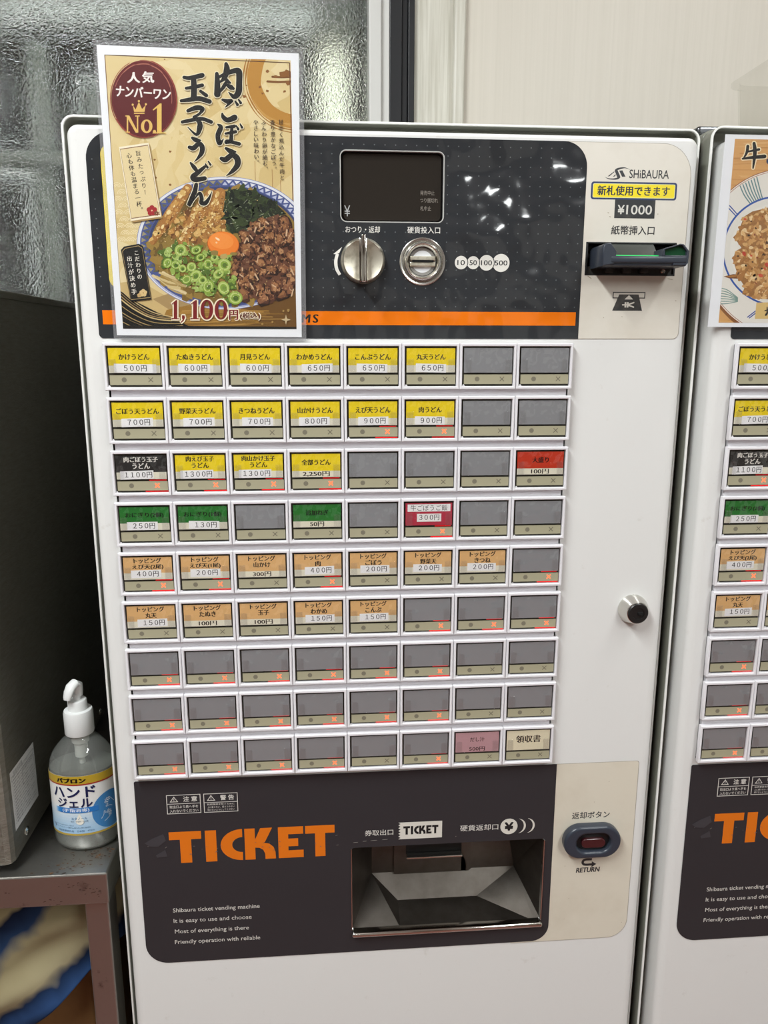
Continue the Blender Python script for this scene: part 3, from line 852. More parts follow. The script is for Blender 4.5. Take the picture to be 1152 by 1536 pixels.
Y_, K_, G_, R_, C_, T_, N_, B_ = 'yellow', 'black', 'green', 'red', 'crimson', 'tan', 'pink', 'cream'
BAND = {Y_: '#efd41c', K_: '#2b2a29', G_: '#27762f', R_: '#c5371c', C_: '#b8354a', T_: '#e3b67c', N_: '#c59aa0', B_: '#ece3c6'}
CARDS = {}
def put(r, items):
    for c, it in enumerate(items):
        if it: CARDS[(r, c)] = it
put(0, [(Y_, 'かけうどん', '500'), (Y_, 'たぬきうどん', '600'), (Y_, '月見うどん', '600'), (Y_, 'わかめうどん', '650'), (Y_, 'こんぶうどん', '650'), (Y_, '丸天うどん', '650')])
put(1, [(Y_, 'ごぼう天うどん', '700'), (Y_, '野菜天うどん', '700'), (Y_, 'きつねうどん', '700'), (Y_, '山かけうどん', '800'), (Y_, 'えび天うどん', '900'), (Y_, '肉うどん', '900')])
put(2, [(K_, '肉ごぼう玉子/うどん', '1100'), (Y_, '肉えび玉子/うどん', '1300'), (Y_, '肉山かけ玉子/うどん', '1300'), (Y_, '全部うどん', 'p2,250'), None, None, None, (R_, '大盛り', 'p100')])
put(3, [(G_, 'おにぎり(2個)', '250'), (G_, 'おにぎり(1個)', '130'), None, (G_, '追加ねぎ', 'p50'), None, (C_, '牛ごぼうご飯', '300')])
tp = 'トッピング/'
put(4, [(T_, tp + 'えび天(2尾)', '400'), (T_, tp + 'えび天(1尾)', '200'), (T_, tp + '山かけ', 'p300'), (T_, tp + '肉', '400'), (T_, tp + 'ごぼう', '200'), (T_, tp + '野菜天', '200'), (T_, tp + 'きつね', '200')])
put(5, [(T_, tp + '丸天', '150'), (T_, tp + 'たぬき', 'p100'), (T_, tp + '玉子', 'p100'), (T_, tp + 'わかめ', '150'), (T_, tp + 'こんぶ', '150')])
put(8, [None, None, None, None, None, None, (N_, 'だし汁', 'q500'), (B_, '領収書', '')])
LIT = {(1, 4), (1, 5), (2, 0), (2, 1), (2, 2), (2, 3), (3, 5), (4, 0), (4, 1), (4, 3), (4, 7), (5, 5), (5, 6), (5, 7),
       *[(6, c) for c in range(6)], *[(7, c) for c in range(6)], (8, 0), (8, 1), (8, 2), (8, 3), (8, 5)}
STOFF = {(0, 0): 0.5, (0, 1): -1.0, (0, 2): 0.5, (0, 3): 2.5, (0, 4): -1, (0, 5): 0, (1, 0): -1.0, (1, 1): 0.8, (1, 2): 0.5, (2, 0): -4.5, (2, 1): -3.5, (2, 2): -3.5,
         (3, 0): -2.5, (3, 1): 1.0, (4, 0): -2, (4, 1): 0, (5, 0): 1.0}

FW = lambda t: ''.join(chr(0xFF10 + int(ch)) if ch.isdigit() else ch for ch in t)
def card_mesh(spec):
    kind, name, price = spec
    P = Print(front(1.6))
    BL = '#25221c' if kind != K_ else '#e8e4dc'
    P.rect(4.5, 50.8, -27.3, -4.7, '#e9e4d0' if kind not in (N_, C_) else BAND[kind])
    if kind == B_: P.rect(4.5, 50.8, -27.3, -4.7, BAND[B_])
    else: P.rect(4.5, 50.8, -20.6 if price[:1] != 'p' else -21.2, -4.7, BAND[kind])
    ink = BL if kind not in (G_, R_) else '#0c120d' if kind == G_ else '#2c0c08'
    def row(s, z, cw=5.5, hh=5.6, b=0.030):
        P.text(s, 27.7, z, min(cw * len(s.replace('(', '').replace(')', '')) + 2.4 * s.count('('), 42), hh, ink, bold=b, off=0.010)
    if kind == B_: P.text(name, 27.8, -14.6, 27, 8.2, ink, bold=0.035, off=0.0)
    elif kind == N_:
        P.text(name, 27.6, -13.0, 15.5, 5.2, '#2a161c', off=0.02); P.text('500円', 27.6, -23.8, 17, 4.8, '#2a161c', off=0.015)
    elif kind == C_: pass
    elif '/' in name:
        a, b = name.split('/'); two = kind == T_
        row(a, -8.2 if two else -8.4, 5.3, 5.2); row(b, -14.6, 5.5, 5.4)
    else: row(name, -12.8, 5.6)
    if price[:1] == 'p': P.text(price[1:] + '円', 27.6, -24.2, 4.1 * len(price) + 1.5, 4.9, '#2b2620', bold=0.03, off=-0.006)
    return paint_local(P, 'menu_card', PRINT)
def sticker_mesh(spec, rc):
    kind, name, price = spec
    P = Print(front(1.45))
    o = STOFF.get(rc, rnd.uniform(-1.5, 1.5)); big = len(price) == 4
    w = 31 if big else (38 if rc == (0, 0) else 29)
    tilt = rnd.uniform(-0.4, 0.4)
    zc = -23.2 if kind != T_ else -22.2
    if kind == T_ and rc[0] == 4: zc = -21.6
    if kind == C_:
        P.rect(6.5, 49.0, -13.4, -6.0, '#f0eeee'); P.text('牛ごぼうご飯', 27.7, -9.7, 36.5, 5.8, '#2a2626', off=0.0, spacing=1.05)
        P.rect(15.8, 40.0, -23.6, -15.6, '#eeecea'); P.text(FW('300') + '円', 28, -19.4, 20, 5.6, '#343232', bold=0.014, spacing=0.8)
        return paint_local(P, 'price_sticker', PRINT)
    x0, x1 = 27.8 + o - w / 2, 27.8 + o + w / 2
    P.poly([(x0, zc - 4.0 - tilt), (x1, zc - 4.0 + tilt), (x1, zc + 4.0 + tilt), (x0, zc + 4.0 - tilt)], '#f2f1f1')
    P.text(FW(price) + '円', 27.8 + o + (1.5 if rc != (0, 0) else 0), zc + 0.1, 25.5 if big else 20.6, 5.6, '#343232', bold=0.014, rot=0.01 * tilt, spacing=0.8)
    return paint_local(P, 'price_sticker', PRINT)
P = Print(front(1.7)); P.rect(4.4, 50.9, -27.6, -4.5, '#919295', 0.4)
ME_BLANK = paint_local(P, 'blank_card', mat('blank_window', attr=True, rough=0.3))
ME_BLANK.name = 'blank_card'

base = world_loc(machine)
for r in range(9):
    for c in range(8):
        org = Vector((c * PX * MM, 0, -r * PZ * MM)) - base
        b = link('button', ME_FRAME, machine, org)
        sp = CARDS.get((r, c)); lit = (r, c) in LIT
        b['label'] = ((sp[0] + ' menu button reading ' + sp[1].replace('/', ' ')) if sp else 'blank grey button') + (' with red cross lit' if lit else '')
        if sp:
            link('menu_card', card_mesh(sp), b)
            if sp[2] and sp[2][0] not in 'pq': link('price_sticker', sticker_mesh(sp, (r, c)), b)
        else:
            link('blank_card', ME_BLANK, b)
        link('clear_cover', ME_COVER, b); link('cover_tab', ME_TAB, b); link('cover_tab', ME_TAB, b, Vector((.0388, 0, 0)))
        link('indicator_strip', ME_STRIP if lit else ME_STRIPX, b)
        if lit:
            link('lit_cross', ME_LITX, b)['label'] = 'glowing red cross'
            link('lamp', ME_LED, b); link('lamp', ME_LED2, b)  # glowing bars put in for the red light leak

# ------------------------------------------------------------------ second machine
def copy_tree(o, parent=None, offset=None):
    c = o.copy(); COL.objects.link(c)
    if parent is not None: c.parent = parent
    if offset is not None: c.location = o.location + offset
    for ch in list(o.children): copy_tree(ch, c)
    return c
M2 = Vector((0.595, -0.013, 0.0))
machine2 = copy_tree(machine, None, M2)
machine2['label'] = 'second white ticket vending machine, mostly cut off, behind the rice dish poster'
bm = plate([rrect(569, 1153, 199.2, 208, 3.6, 6)], 52, 400, 3, 3)
o = mesh_obj('top_cover', bm, mat('grey_top_cover', '#75777a', 0.25, metal=0.9), machine2, smooth=True)

# ------------------------------------------------------------------ udon poster
def homography(h):
    def f(a, b):
        w = h[6] * a + h[7] * b + 1.0
        return ((h[0] * a + h[1] * b + h[2]) / w, (h[3] * a + h[4] * b + h[5]) / w)
    return f
# artwork units (origin at the sheet's top corner, second axis downwards) -> millimetres on the sheet
ART_A = homography((0.164504359, -0.0122397539, 6.15602836, 0.000198766477, -0.164685544, 255.040179, -1.79233124e-05, -4.7943713e-05))
ART_B = homography((0.114783884, -0.00864799735, 555.845851, 0.000139353102, -0.114991522, 185.459429, -1.26996654e-05, -3.39840622e-05))

def blob(P, x, y, rx, ry, col, rot=0.0, jag=0.25, n=10, h=None):
    pts = []
    c, s = math.cos(rot), math.sin(rot)
    for i in range(n):
        t = 2 * math.pi * i / n; k = 1 + rnd.uniform(-jag, jag)
        a, b = rx * k * math.cos(t), ry * k * math.sin(t)
        pts.append((x + a * c - b * s, y + a * s + b * c))
    P.poly(pts, col, h=h)
def inside(pt, poly):
    x, y = pt; r = False
    for i in range(len(poly)):
        (x0, y0), (x1, y1) = poly[i], poly[i - 1]
        if (y0 > y) != (y1 > y) and x < (x1 - x0) * (y - y0) / (y1 - y0) + x0: r = not r
    return r
def scatter(P, poly, n, cols, r0, r1, asp=(0.45, 0.9), jag=0.3, rot=None):
    xs = [p[0] for p in poly]; ys = [p[1] for p in poly]; k = 0; base = P.k
    while k < n:
        x, y = rnd.uniform(min(xs), max(xs)), rnd.uniform(min(ys), max(ys))
        if not inside((x, y), poly): continue
        r = rnd.uniform(r0, r1)
        blob(P, x, y, r, r * rnd.uniform(*asp), rnd.choice(cols), rnd.uniform(0, 3.14) if rot is None else rot + rnd.uniform(-.3, .3), jag, 9, h=(base + 1 + k % 45) * P.eps)
        k += 1
    P.k += 46
def brush(P, strokes, col, halo=None, grow=8.0, conv=lambda x, y, w: (x, y, w)):
    S = [[conv(*p) for p in s] for s in strokes]
    if halo:
        for s in S: P.line(s, 1, halo, grow=grow)
    for s in S: P.line(s, 1, col)
PAPER = mat('poster_paper', '#eceef2', 0.6)

# ---- the udon poster
poster = thing('poster', 'portrait poster of an udon bowl priced 1,100 yen, taped over the machine corner', 'poster', (0.0975, 0.003, 0.006))
poster.rotation_euler = (0, 0, 0)
bm = plate([[(13.5, 246.6), (13.5, 6.6), (181.4, 5.2), (183.9, 244.6)]], 3.0, 3.5)
mesh_obj('paper_sheet', bm, PAPER, poster)
P = Print(front(2.98), eps=0.0006, clip=(19.4, 176.8, 12.4, 239.2)); P.A = ART_A
P.poly([(80, 95), (1030, 135), (1060, 1490), (170, 1480)], '#dcc792')
for k in range(90):
    blob(P, rnd.uniform(90, 1050), rnd.uniform(100, 1480), rnd.uniform(40, 150), rnd.uniform(20, 70), rnd.choice(['#dfcb98', '#d9c28a', '#e3d1a2', '#d3ba80']), rnd.uniform(0, 3), 0.4, 12)
# wave pattern low on the side
h = P.up()
for j in range(9):
    for i in range(4):
        cx, cy = 150 + i * 46 + (23 if j % 2 else 0) + j * 3, 770 + j * 34
        if cx > 300 - j * 2: continue
        for q in (23, 15, 8):
            pts = [(cx + q * math.cos(t), cy - q * math.sin(t)) for t in [math.pi * k / 10 for k in range(11)]]
            P.line(pts, 3.2, '#ecdcb2', h, sub=1, cap=False)
# gold brush ring
for r0, r1, col in ((252, 182, '#b9863a'), (262, 256, '#a8722c'), (274, 270, '#a8722c')):
    A = [(1055 + r0 * math.cos(t), 225 + r0 * math.sin(t)) for t in [math.radians(78 + 160 * k / 40) for k in range(41)]]
    B = [(1055 + r1 * (1 + 0.012 * math.sin(9 * t)) * math.cos(t), 225 + r1 * math.sin(t)) for t in [math.radians(78 + 160 * k / 40) for k in range(40, -1, -1)]]
    P.poly(A + B, col)
for a in range(5): P.line([(830 + a * 6, 330 + a * 14), (900 + a * 8, 410 + a * 8), (1035, 470 - a * 5)], 2.2, '#c79a52')
for pts in ([(905, 240), (960, 243), (1036, 240)], [(930, 217), (980, 219), (1036, 216)]): P.line(pts, 11, '#7a4e22')
for x, y, r in ((985, 205, 22), (1005, 198, 20), (1020, 205, 18), (945, 215, 9), (905, 190, 9), (800, 260, 5), (788, 315, 9), (868, 268, 7), (905, 288, 8), (990, 290, 7), (880, 300, 6), (418, 592, 7), (340, 632, 6), (344, 722, 8), (418, 758, 7), (755, 120, 4), (390, 130, 4), (1010, 250, 14)):
    blob(P, x, y, r, r * .8, '#8a5a2a', 0, 0.3)
# frame line
P.line([(90, 107), (1016, 147)], 4.5, '#5a3a24', sub=1, cap=False)
P.line([(90, 107), (180, 1470)], 4.0, '#7a5434', sub=1, cap=False)
P.line([(1016, 147), (1048, 1480)], 4.5, '#6a4028', sub=1, cap=False)
for x, y0, y1 in ((842, 640, 830), (928, 680, 850), (970, 735, 860)): P.line([(x, y0), (x + 5, y1)], 2.6, '#a3703e', sub=1, cap=False)
# table and brush ground below the bowl
P.poly([(160, 1250), (260, 1235), (420, 1330), (560, 1380), (1060, 1300), (1060, 1490), (170, 1485)], '#cbb078')
P.poly([(330, 1330), (450, 1290), (560, 1380), (470, 1420)], '#a98d5e')
P.poly([(760, 1380), (900, 1340), (1060, 1250), (1060, 1490), (700, 1490)], '#6b4a1e')
P.poly([(400, 1385), (560, 1350), (760, 1375), (880, 1400), (860, 1450), (700, 1480), (440, 1475), (380, 1430)], '#9a7230')
for k in range(16): P.line([(420 + rnd.uniform(-30, 60), 1390 + k * 6), (620, 1380 + k * 6 + rnd.uniform(-6, 6)), (rnd.uniform(760, 1000), 1385 + k * 5)], rnd.uniform(2, 6), rnd.choice(['#a97e38', '#8a6428', '#b68c48', '#7c5a24']))
P.poly([(168, 1290), (260, 1350), (360, 1400), (440, 1430), (520, 1470), (560, 1490), (175, 1490)], '#16130f')
for k in range(13):
    o = k * 16
    P.line([(160, 1275 + o), (240, 1345 + o * .8), (340, 1400 + o * .6), (rnd.uniform(430, 560), 1425 + o * .35)], rnd.uniform(1.5, 6), rnd.choice(['#15120e', '#cbb27c', '#15120e', '#a98e5c']))
P.poly([(175, 1462), (1055, 1470), (1055, 1490), (175, 1490)], '#1c1814')
# bowl
EB = lambda k, n=90, cx=692, cy=1050, rx=442, ry=333: [(cx + rx * k * math.cos(2 * math.pi * i / n), cy + ry * k * math.sin(2 * math.pi * i / n)) for i in range(n)]
P.poly(EB(1.0), '#7f88b8'); P.poly(EB(0.993), '#dfe0e6'); P.poly(EB(0.962), '#5c669c'); P.poly(EB(0.955), '#4a568c')
h = P.up()
for i in range(64):
    t0, t1 = 2 * math.pi * i / 64, 2 * math.pi * (i + 1) / 64; tm = (t0 + t1) / 2
    q = lambda t, k, dy=0: (692 + 442 * k * math.cos(t), 1050 + 333 * k * math.sin(t) + dy)
    ang = math.degrees(tm) % 360
    col = '#3a4a8c' if (ang > 268 or ang < 30) else '#33383a'
    if 30 <= ang <= 150: continue
    P.poly([q(t0 + .012, .946), q(t1 - .012, .946), q(tm, .895)], '#dcdde2' if col == '#3a4a8c' else '#9a9270', h=h)
    P.poly([q(t0 - .035, .872), q(t0 + .035, .872), q(t0, .925)], '#b9bfd6' if col == '#3a4a8c' else '#5d5c4c', h=h)
P.poly(EB(.868, cy=1056, cx=694), '#39426a'); P.poly(EB(.855, cy=1066, cx=698), '#8f7436')
P.line(EB(.972)[8:45], 5, '#9aa3cc', sub=1, cap=False)
broth = EB(.85, 40, cy=1068, cx=698)
scatter(P, broth, 220, ['#8a6d30', '#7a5f2a', '#9b7d3c', '#6d5526', '#a58a48'], 14, 40)
for k in range(16):
    x = rnd.uniform(330, 460); y = 1180 + (x - 330) * .7 + rnd.uniform(-30, 40)
    P.line([(x, y), (x + 40, y + 22 + rnd.uniform(-8, 8)), (x + 85, y + 34)], rnd.uniform(8, 15), rnd.choice(['#b89f68', '#cdb883', '#a58b52', '#d8c596']))
# seaweed
sea = [(672, 800), (740, 778), (830, 785), (930, 835), (1000, 905), (930, 925), (870, 950), (800, 1000), (740, 1000), (690, 960), (668, 880)]
P.poly(sea, '#232a17')
scatter(P, sea, 170, ['#1c2413', '#2d381c', '#27321a', '#3a4724', '#161c10', '#34401f'], 10, 34, (.25, .6))
for k in range(40):
    x, y = rnd.uniform(690, 950), rnd.uniform(800, 980)
    if inside((x, y), sea): P.line([(x, y), (x + rnd.uniform(-22, 22), y + rnd.uniform(-6, 22))], rnd.uniform(1.5, 3.5), rnd.choice(['#7f8a6a', '#5a6640', '#a3ab90']), sub=1)
# burdock tempura
def stick(x0, y0, x1, y1, w):
    P.line([(x0, y0, w * .45), ((x0 + x1) / 2, (y0 + y1) / 2, w), (x1, y1, w * .7)], 1, '#a8743a')
    base = P.k; P.k += 21
    for k in range(70):
        t = rnd.random(); o = rnd.uniform(-.42, .42) * w * (0.6 + 0.4 * math.sin(3.14 * t))
        dx, dy = x1 - x0, y1 - y0; l = math.hypot(dx, dy)
        cols = ['#e2c482', '#d3ad68', '#ecd49a', '#c4954f'] if o > -.05 * w else ['#b27d3f', '#93602c', '#c4934f', '#7a4a22']
        blob(P, x0 + dx * t - dy / l * -o, y0 + dy * t + dx / l * -o, rnd.uniform(6, 14), rnd.uniform(4, 9), rnd.choice(cols), math.atan2(dy, dx), .35, 8, h=(base + 1 + k % 20) * P.eps)
scatter(P, [(400, 940), (560, 860), (690, 850), (685, 960), (600, 1040), (440, 1050)], 110, ['#8a5c2c', '#a87438', '#c4934c', '#6d4420', '#d6ae6a'], 9, 24)
stick(610, 1000, 668, 800, 78); stick(330, 1045, 506, 775, 62); stick(478, 1036, 622, 800, 70)
scatter(P, [(560, 960), (680, 900), (690, 980), (600, 1050)], 45, ['#c79a52', '#dcb974', '#a8763a', '#8d602c'], 8, 17)
# meat
meat = [(800, 985), (850, 950), (900, 925), (960, 905), (1000, 960), (1060, 1000), (1060, 1270), (980, 1310), (880, 1340), (790, 1310), (740, 1220), (735, 1130), (770, 1050)]
P.poly(meat, '#6b4430')
for k in range(46):
    while True:
        x, y = rnd.uniform(740, 1050), rnd.uniform(915, 1330)
        if inside((x, y), meat): break
    r = rnd.uniform(22, 44); o = rnd.uniform(0, 3)
    b_ = rnd.choice([('#5a3420', '#8a5c3c', '#a8764c', '#c4966a'), ('#4a2a1a', '#7a4e32', '#96663f', '#b5855a'), ('#553222', '#86583c', '#a06e4a', '#bd8e62')])
    blob(P, x + 4, y + 6, r, r * .75, '#2e1a10', o, .3, 12); blob(P, x, y, r, r * .72, b_[0], o, .3, 12); blob(P, x - 2, y - 3, r * .8, r * .55, b_[1], o, .3, 12); blob(P, x - 4, y - 6, r * .55, r * .34, b_[2], o, .35, 10)
    for q in range(7): blob(P, x + rnd.uniform(-.7, .7) * r, y + rnd.uniform(-.6, .4) * r, rnd.uniform(3, 8), rnd.uniform(2, 4), rnd.choice(b_[1:]), rnd.uniform(0, 3), .35, 7)
scatter(P, meat, 150, ['#8a5a3c', '#a57650', '#5b3420', '#b5865c', '#3e2214'], 5, 13, (.4, .95), .35)
for k in range(60):
    x, y = rnd.uniform(750, 1040), rnd.uniform(940, 1320)
    if inside((x, y), meat): P.line([(x, y), (x + rnd.uniform(-20, 20), y + rnd.uniform(10, 36))], rnd.uniform(3, 8), rnd.choice(['#3a2016', '#d0ae8a', '#2f1a12', '#b58a68']))
# spring onion
green = [(350, 1110), (440, 1050), (560, 1050), (640, 1090), (730, 1130), (740, 1240), (770, 1330), (700, 1360), (600, 1310), (500, 1270), (420, 1210)]
scatter(P, green, 200, ['#66802e', '#7f9a3e', '#4d6624', '#94ad52', '#56702a', '#a4ba66'], 7, 22)
rings = [(470, 1086, 31), (548, 1085, 28), (570, 1122, 25), (446, 1160, 27), (608, 1155, 28), (690, 1160, 34), (545, 1215, 33), (500, 1232, 27), (608, 1268, 34), (686, 1275, 34), (660, 1205, 28), (745, 1325, 36), (480, 1178, 20), (525, 1170, 24), (580, 1235, 22), (405, 1150, 26), (640, 1120, 22)]
for x, y, r in rings:
    e = rnd.uniform(.75, .98); o = rnd.uniform(0, 3)
    P.poly(ellipse(x, y, r, r * e, 20, o), rnd.choice(['#7f9c38', '#93ae48', '#a8bd5e', '#88a43e']))
    P.poly(ellipse(x, y, r * .78, r * .78 * e, 20, o), '#bccb7c'); P.poly(ellipse(x, y, r * .6, r * .6 * e, 20, o), '#86a23e')
    P.poly(ellipse(x + 2, y + 2, r * .38, r * .38 * e, 16, o), rnd.choice(['#4a6322', '#5a742c', '#7a9440']))
for poly, n, cols in ((meat, 200, ['#d2ac80', '#2a1710', '#c0946a', '#6b4632']), ([(340, 1040), (500, 780), (640, 800), (690, 900), (680, 990), (480, 1050)], 260, ['#f0dca8', '#8a5a2a', '#e6cb8e', '#a8733a']),
                      (green, 240, ['#dfe8b0', '#3d5420', '#c4d488', '#6d8436']), (sea, 90, ['#8d977a', '#0f140a', '#4a5a30']), (broth, 120, ['#b89a58', '#5c4820', '#cdb070'])):
    k = 0
    while k < n:
        x, y = rnd.uniform(280, 1050), rnd.uniform(760, 1350)
        if inside((x, y), poly): blob(P, x, y, rnd.uniform(1.5, 5), rnd.uniform(1, 2.6), rnd.choice(cols), rnd.uniform(0, 3), .3, 6, h=(P.k + 1 + k % 10) * P.eps); k += 1
    P.k += 11
# yolk
P.poly(ellipse(684, 1056, 80, 63, 40, .15), '#c85f1c'); P.poly(ellipse(684, 1053, 77, 60, 40, .15), '#e8812e')
P.poly(ellipse(676, 1040, 60, 40, 32, .15), '#ee9140'); blob(P, 656, 1030, 14, 5, '#f8d9b0', .5); blob(P, 650, 1048, 5, 5, '#f6cfa0')
for x, y, r in ((640, 1100, 20), (735, 1105, 18), (690, 1118, 22), (715, 1115, 14)): blob(P, x, y, r, r * .6, rnd.choice(['#94a94e', '#b5a060', '#8c7a40']))
# round red seal
for k in range(14):
    t0, dr = rnd.uniform(0, 6), rnd.uniform(0, 9)
    P.line([(285 + (158 + dr) * math.cos(t) + 5 * math.sin(t), 330 + (189 + dr) * math.sin(t)) for t in [t0 + .09 * q for q in range(20)]], rnd.uniform(1.5, 4), rnd.choice(['#7a2420', '#9c4038', '#6b1c1a']))
P.poly(ellipse(285, 330, 160, 190, 60, -.08), '#671718'); P.poly(ellipse(285, 332, 152, 182, 60, -.08), '#5c1315')
for k in range(5): P.line([(285 + (150 - 2 * k) * math.cos(t), 330 + (181 - 3 * k) * math.sin(t)) for t in [3.5 + k * .5 + .07 * q for q in range(14)]], 2.4, '#b06a58')
P.text('人', 236, 222, 66, -54, '#f2ebe6', bold=.025, off=.02); P.text('気', 308, 220, 62, -58, '#f2ebe6', bold=.02, off=.02)
P.text('ナンバーワン', 284, 297, 276, -56, '#f2ebe6', bold=.03, off=.015, rot=.07)
GOLD = '#e0b866'
hg = P.up()
P.poly([(232, 362), (246, 382), (262, 344), (278, 380), (296, 360), (290, 394), (238, 394)], GOLD); P.poly([(238, 398), (290, 398), (290, 404), (238, 404)], GOLD)
for x, y in ((231, 358), (262, 340), (297, 356)): P.poly(ellipse(x, y, 5.5, n=12), GOLD)
def serif_n(x0, x1, y0, y1, col, h):
    w = x1 - x0
    P.poly([(x0 + .1 * w, y0), (x0 + .2 * w, y0), (x0 + .2 * w, y1), (x0 + .1 * w, y1)], col)
    P.poly([(x0 + .8 * w, y0), (x0 + .9 * w, y0), (x0 + .9 * w, y1), (x0 + .8 * w, y1)], col)
    P.poly([(x0 + .05 * w, y0), (x0 + .28 * w, y0), (x0 + .9 * w, y1), (x0 + .72 * w, y1)], col)
    for a, b, y in ((0, .25, y0), (0, .32, y1 - 5), (.68, 1, y0)): P.poly([(x0 + a * w, y), (x0 + b * w, y), (x0 + b * w, y + 5), (x0 + a * w, y + 5)], col)
serif_n(194, 266, 412, 498, GOLD, hg)
P.poly(ellipse(301, 466, 29, 34, 30), GOLD, [ellipse(301, 466, 13, 26, 24)]); P.poly(ellipse(340, 492, 8, n=14), GOLD)
def serif_one(x0, x1, y0, y1, s=.34):
    w = x1 - x0; c = (x0 + x1) / 2
    return [(c - s * w / 2, y1 - 6), (x0, y1 - 4), (x0, y1), (x1, y1), (x1, y1 - 4), (c + s * w / 2, y1 - 6), (c + s * w / 2, y0), (c + s * w * .1, y0), (x0 + .02 * w, y0 + .2 * (y1 - y0)), (x0 + .06 * w, y0 + .235 * (y1 - y0)), (c - s * w / 2, y0 + .15 * (y1 - y0))]
P.poly(serif_one(330, 398, 352, 502), '#e3bd62', h=hg)
# headline
cv = lambda x, y, w: (467.3 + .5433 * x, 66.8 + .5433 * y, .70 * w)
HEAD = [
 [(340, 250, 26), (345, 330, 40), (345, 440, 48)], [(345, 290, 18), (430, 248, 30), (515, 222, 40), (545, 240, 46), (546, 330, 44), (540, 420, 46), (500, 462, 36), (448, 420, 6)],
 [(425, 160, 26), (432, 210, 44), (412, 285, 36), (368, 330, 12)], [(412, 285, 24), (445, 325, 24), (462, 335, 16)], [(432, 318, 20), (402, 372, 28), (362, 428, 12)], [(432, 352, 20), (468, 375, 36), (492, 388, 22)],
 [(392, 490, 18), (440, 506, 34), (478, 500, 24), (440, 540, 16), (416, 562, 5)], [(510, 505, 12), (530, 536, 22)], [(540, 488, 12), (560, 520, 20)], [(390, 618, 14), (400, 650, 30), (440, 678, 36), (503, 655, 44)],
 [(350, 718, 12), (376, 745, 34), (350, 820, 36), (366, 895, 30), (402, 850, 5)], [(428, 745, 18), (500, 735, 26)], [(422, 802, 18), (512, 786, 26)], [(480, 738, 20), (475, 800, 28), (468, 868, 28), (430, 870, 22), (426, 888, 20), (470, 880, 24), (545, 898, 28)],
 [(520, 730, 10), (537, 762, 20)], [(555, 714, 10), (572, 746, 18)],
 [(424, 938, 20), (470, 966, 36), (512, 970, 14)], [(383, 1032, 28), (420, 1042, 40), (480, 1000, 38), (526, 1030, 44), (530, 1090, 42), (482, 1150, 28), (428, 1192, 5)],
 [(38, 284, 24), (90, 290, 30), (205, 266, 36)], [(125, 290, 40), (130, 380, 42), (126, 480, 44)], [(58, 385, 22), (120, 376, 28), (205, 358, 28)], [(12, 500, 22), (90, 490, 32), (180, 480, 36), (272, 508, 34)], [(190, 412, 22), (243, 452, 28)],
 [(75, 592, 26), (150, 565, 36), (210, 575, 30), (180, 620, 20), (130, 650, 22)], [(130, 648, 20), (180, 700, 34), (182, 750, 40), (152, 812, 22), (72, 742, 6)], [(22, 696, 24), (100, 680, 28), (200, 666, 28), (288, 696, 28)],
 [(114, 842, 20), (150, 862, 34), (188, 866, 14)], [(88, 928, 26), (125, 936, 36), (175, 895, 32), (205, 925, 36), (200, 980, 34), (165, 1030, 18), (133, 1062, 4)],
 [(98, 1072, 14), (130, 1112, 30), (168, 1162, 20)], [(228, 1108, 22), (162, 1165, 34), (118, 1200, 36), (142, 1226, 38), (228, 1215, 32)], [(235, 1083, 10), (254, 1114, 18)], [(262, 1058, 10), (282, 1090, 16)],
 [(150, 1272, 28), (135, 1340, 34), (83, 1462, 28), (132, 1408, 8), (180, 1350, 22), (200, 1400, 30), (196, 1440, 28), (236, 1442, 32), (272, 1390, 18), (294, 1336, 4)]]
brush(P, HEAD, '#1b1917', '#ece2c4', 7.0, cv)
VT = '#3a2a20'
for s, x0, y0, x1, y1 in (('甘辛く煮込んだ牛肉と', 972, 430, 980, 738), ('香り豊かなごぼう。', 930, 432, 940, 695), ('ふんわり卵が絡む、', 886, 432, 896, 695), ('やさしい味わい。', 846, 432, 852, 662)):
    P.vtext(s, x0, y0, x1, y1, 27, VT, bold=.015, flip=-1)
# cream tag
tagp = [(162, 570), (310, 548), (374, 918), (222, 940)]
P.poly([(168, 580), (316, 556), (380, 926), (230, 948)], '#a98a58'); P.poly(tagp, '#f1e7cd')
def inset(q, k):
    cx = sum(p[0] for p in q) / len(q); cy = sum(p[1] for p in q) / len(q)
    out = []
    for p in q:
        dx, dy = cx - p[0], cy - p[1]; l = math.hypot(dx, dy)
        out.append((p[0] + dx / l * k, p[1] + dy / l * k))
    return out
P.poly(inset(tagp, 11), '#7a4a30'); P.poly(inset(tagp, 15), '#e2cfa0')
P.vtext('旨みたっぷり！', 256, 585, 296, 812, 29, '#2e2018', bold=.02, flip=-1, rot=-.12)
P.vtext('心も体も温まる一杯。', 210, 598, 272, 900, 29, '#2e2018', bold=.02, flip=-1, rot=-.12)
def plum(x, y, r, col, mid):
    for k in range(5): P.poly(ellipse(x + r * .55 * math.sin(k * 1.257), y - r * .55 * math.cos(k * 1.257), r * .5, n=14), col)
    P.poly(ellipse(x, y, r * .35, n=12), col); P.poly(ellipse(x, y, r * .16, n=10), mid)
plum(327, 888, 26, '#a5282c', '#e8c9a0'); plum(350, 902, 12, '#7a4a34', '#e8c9a0')
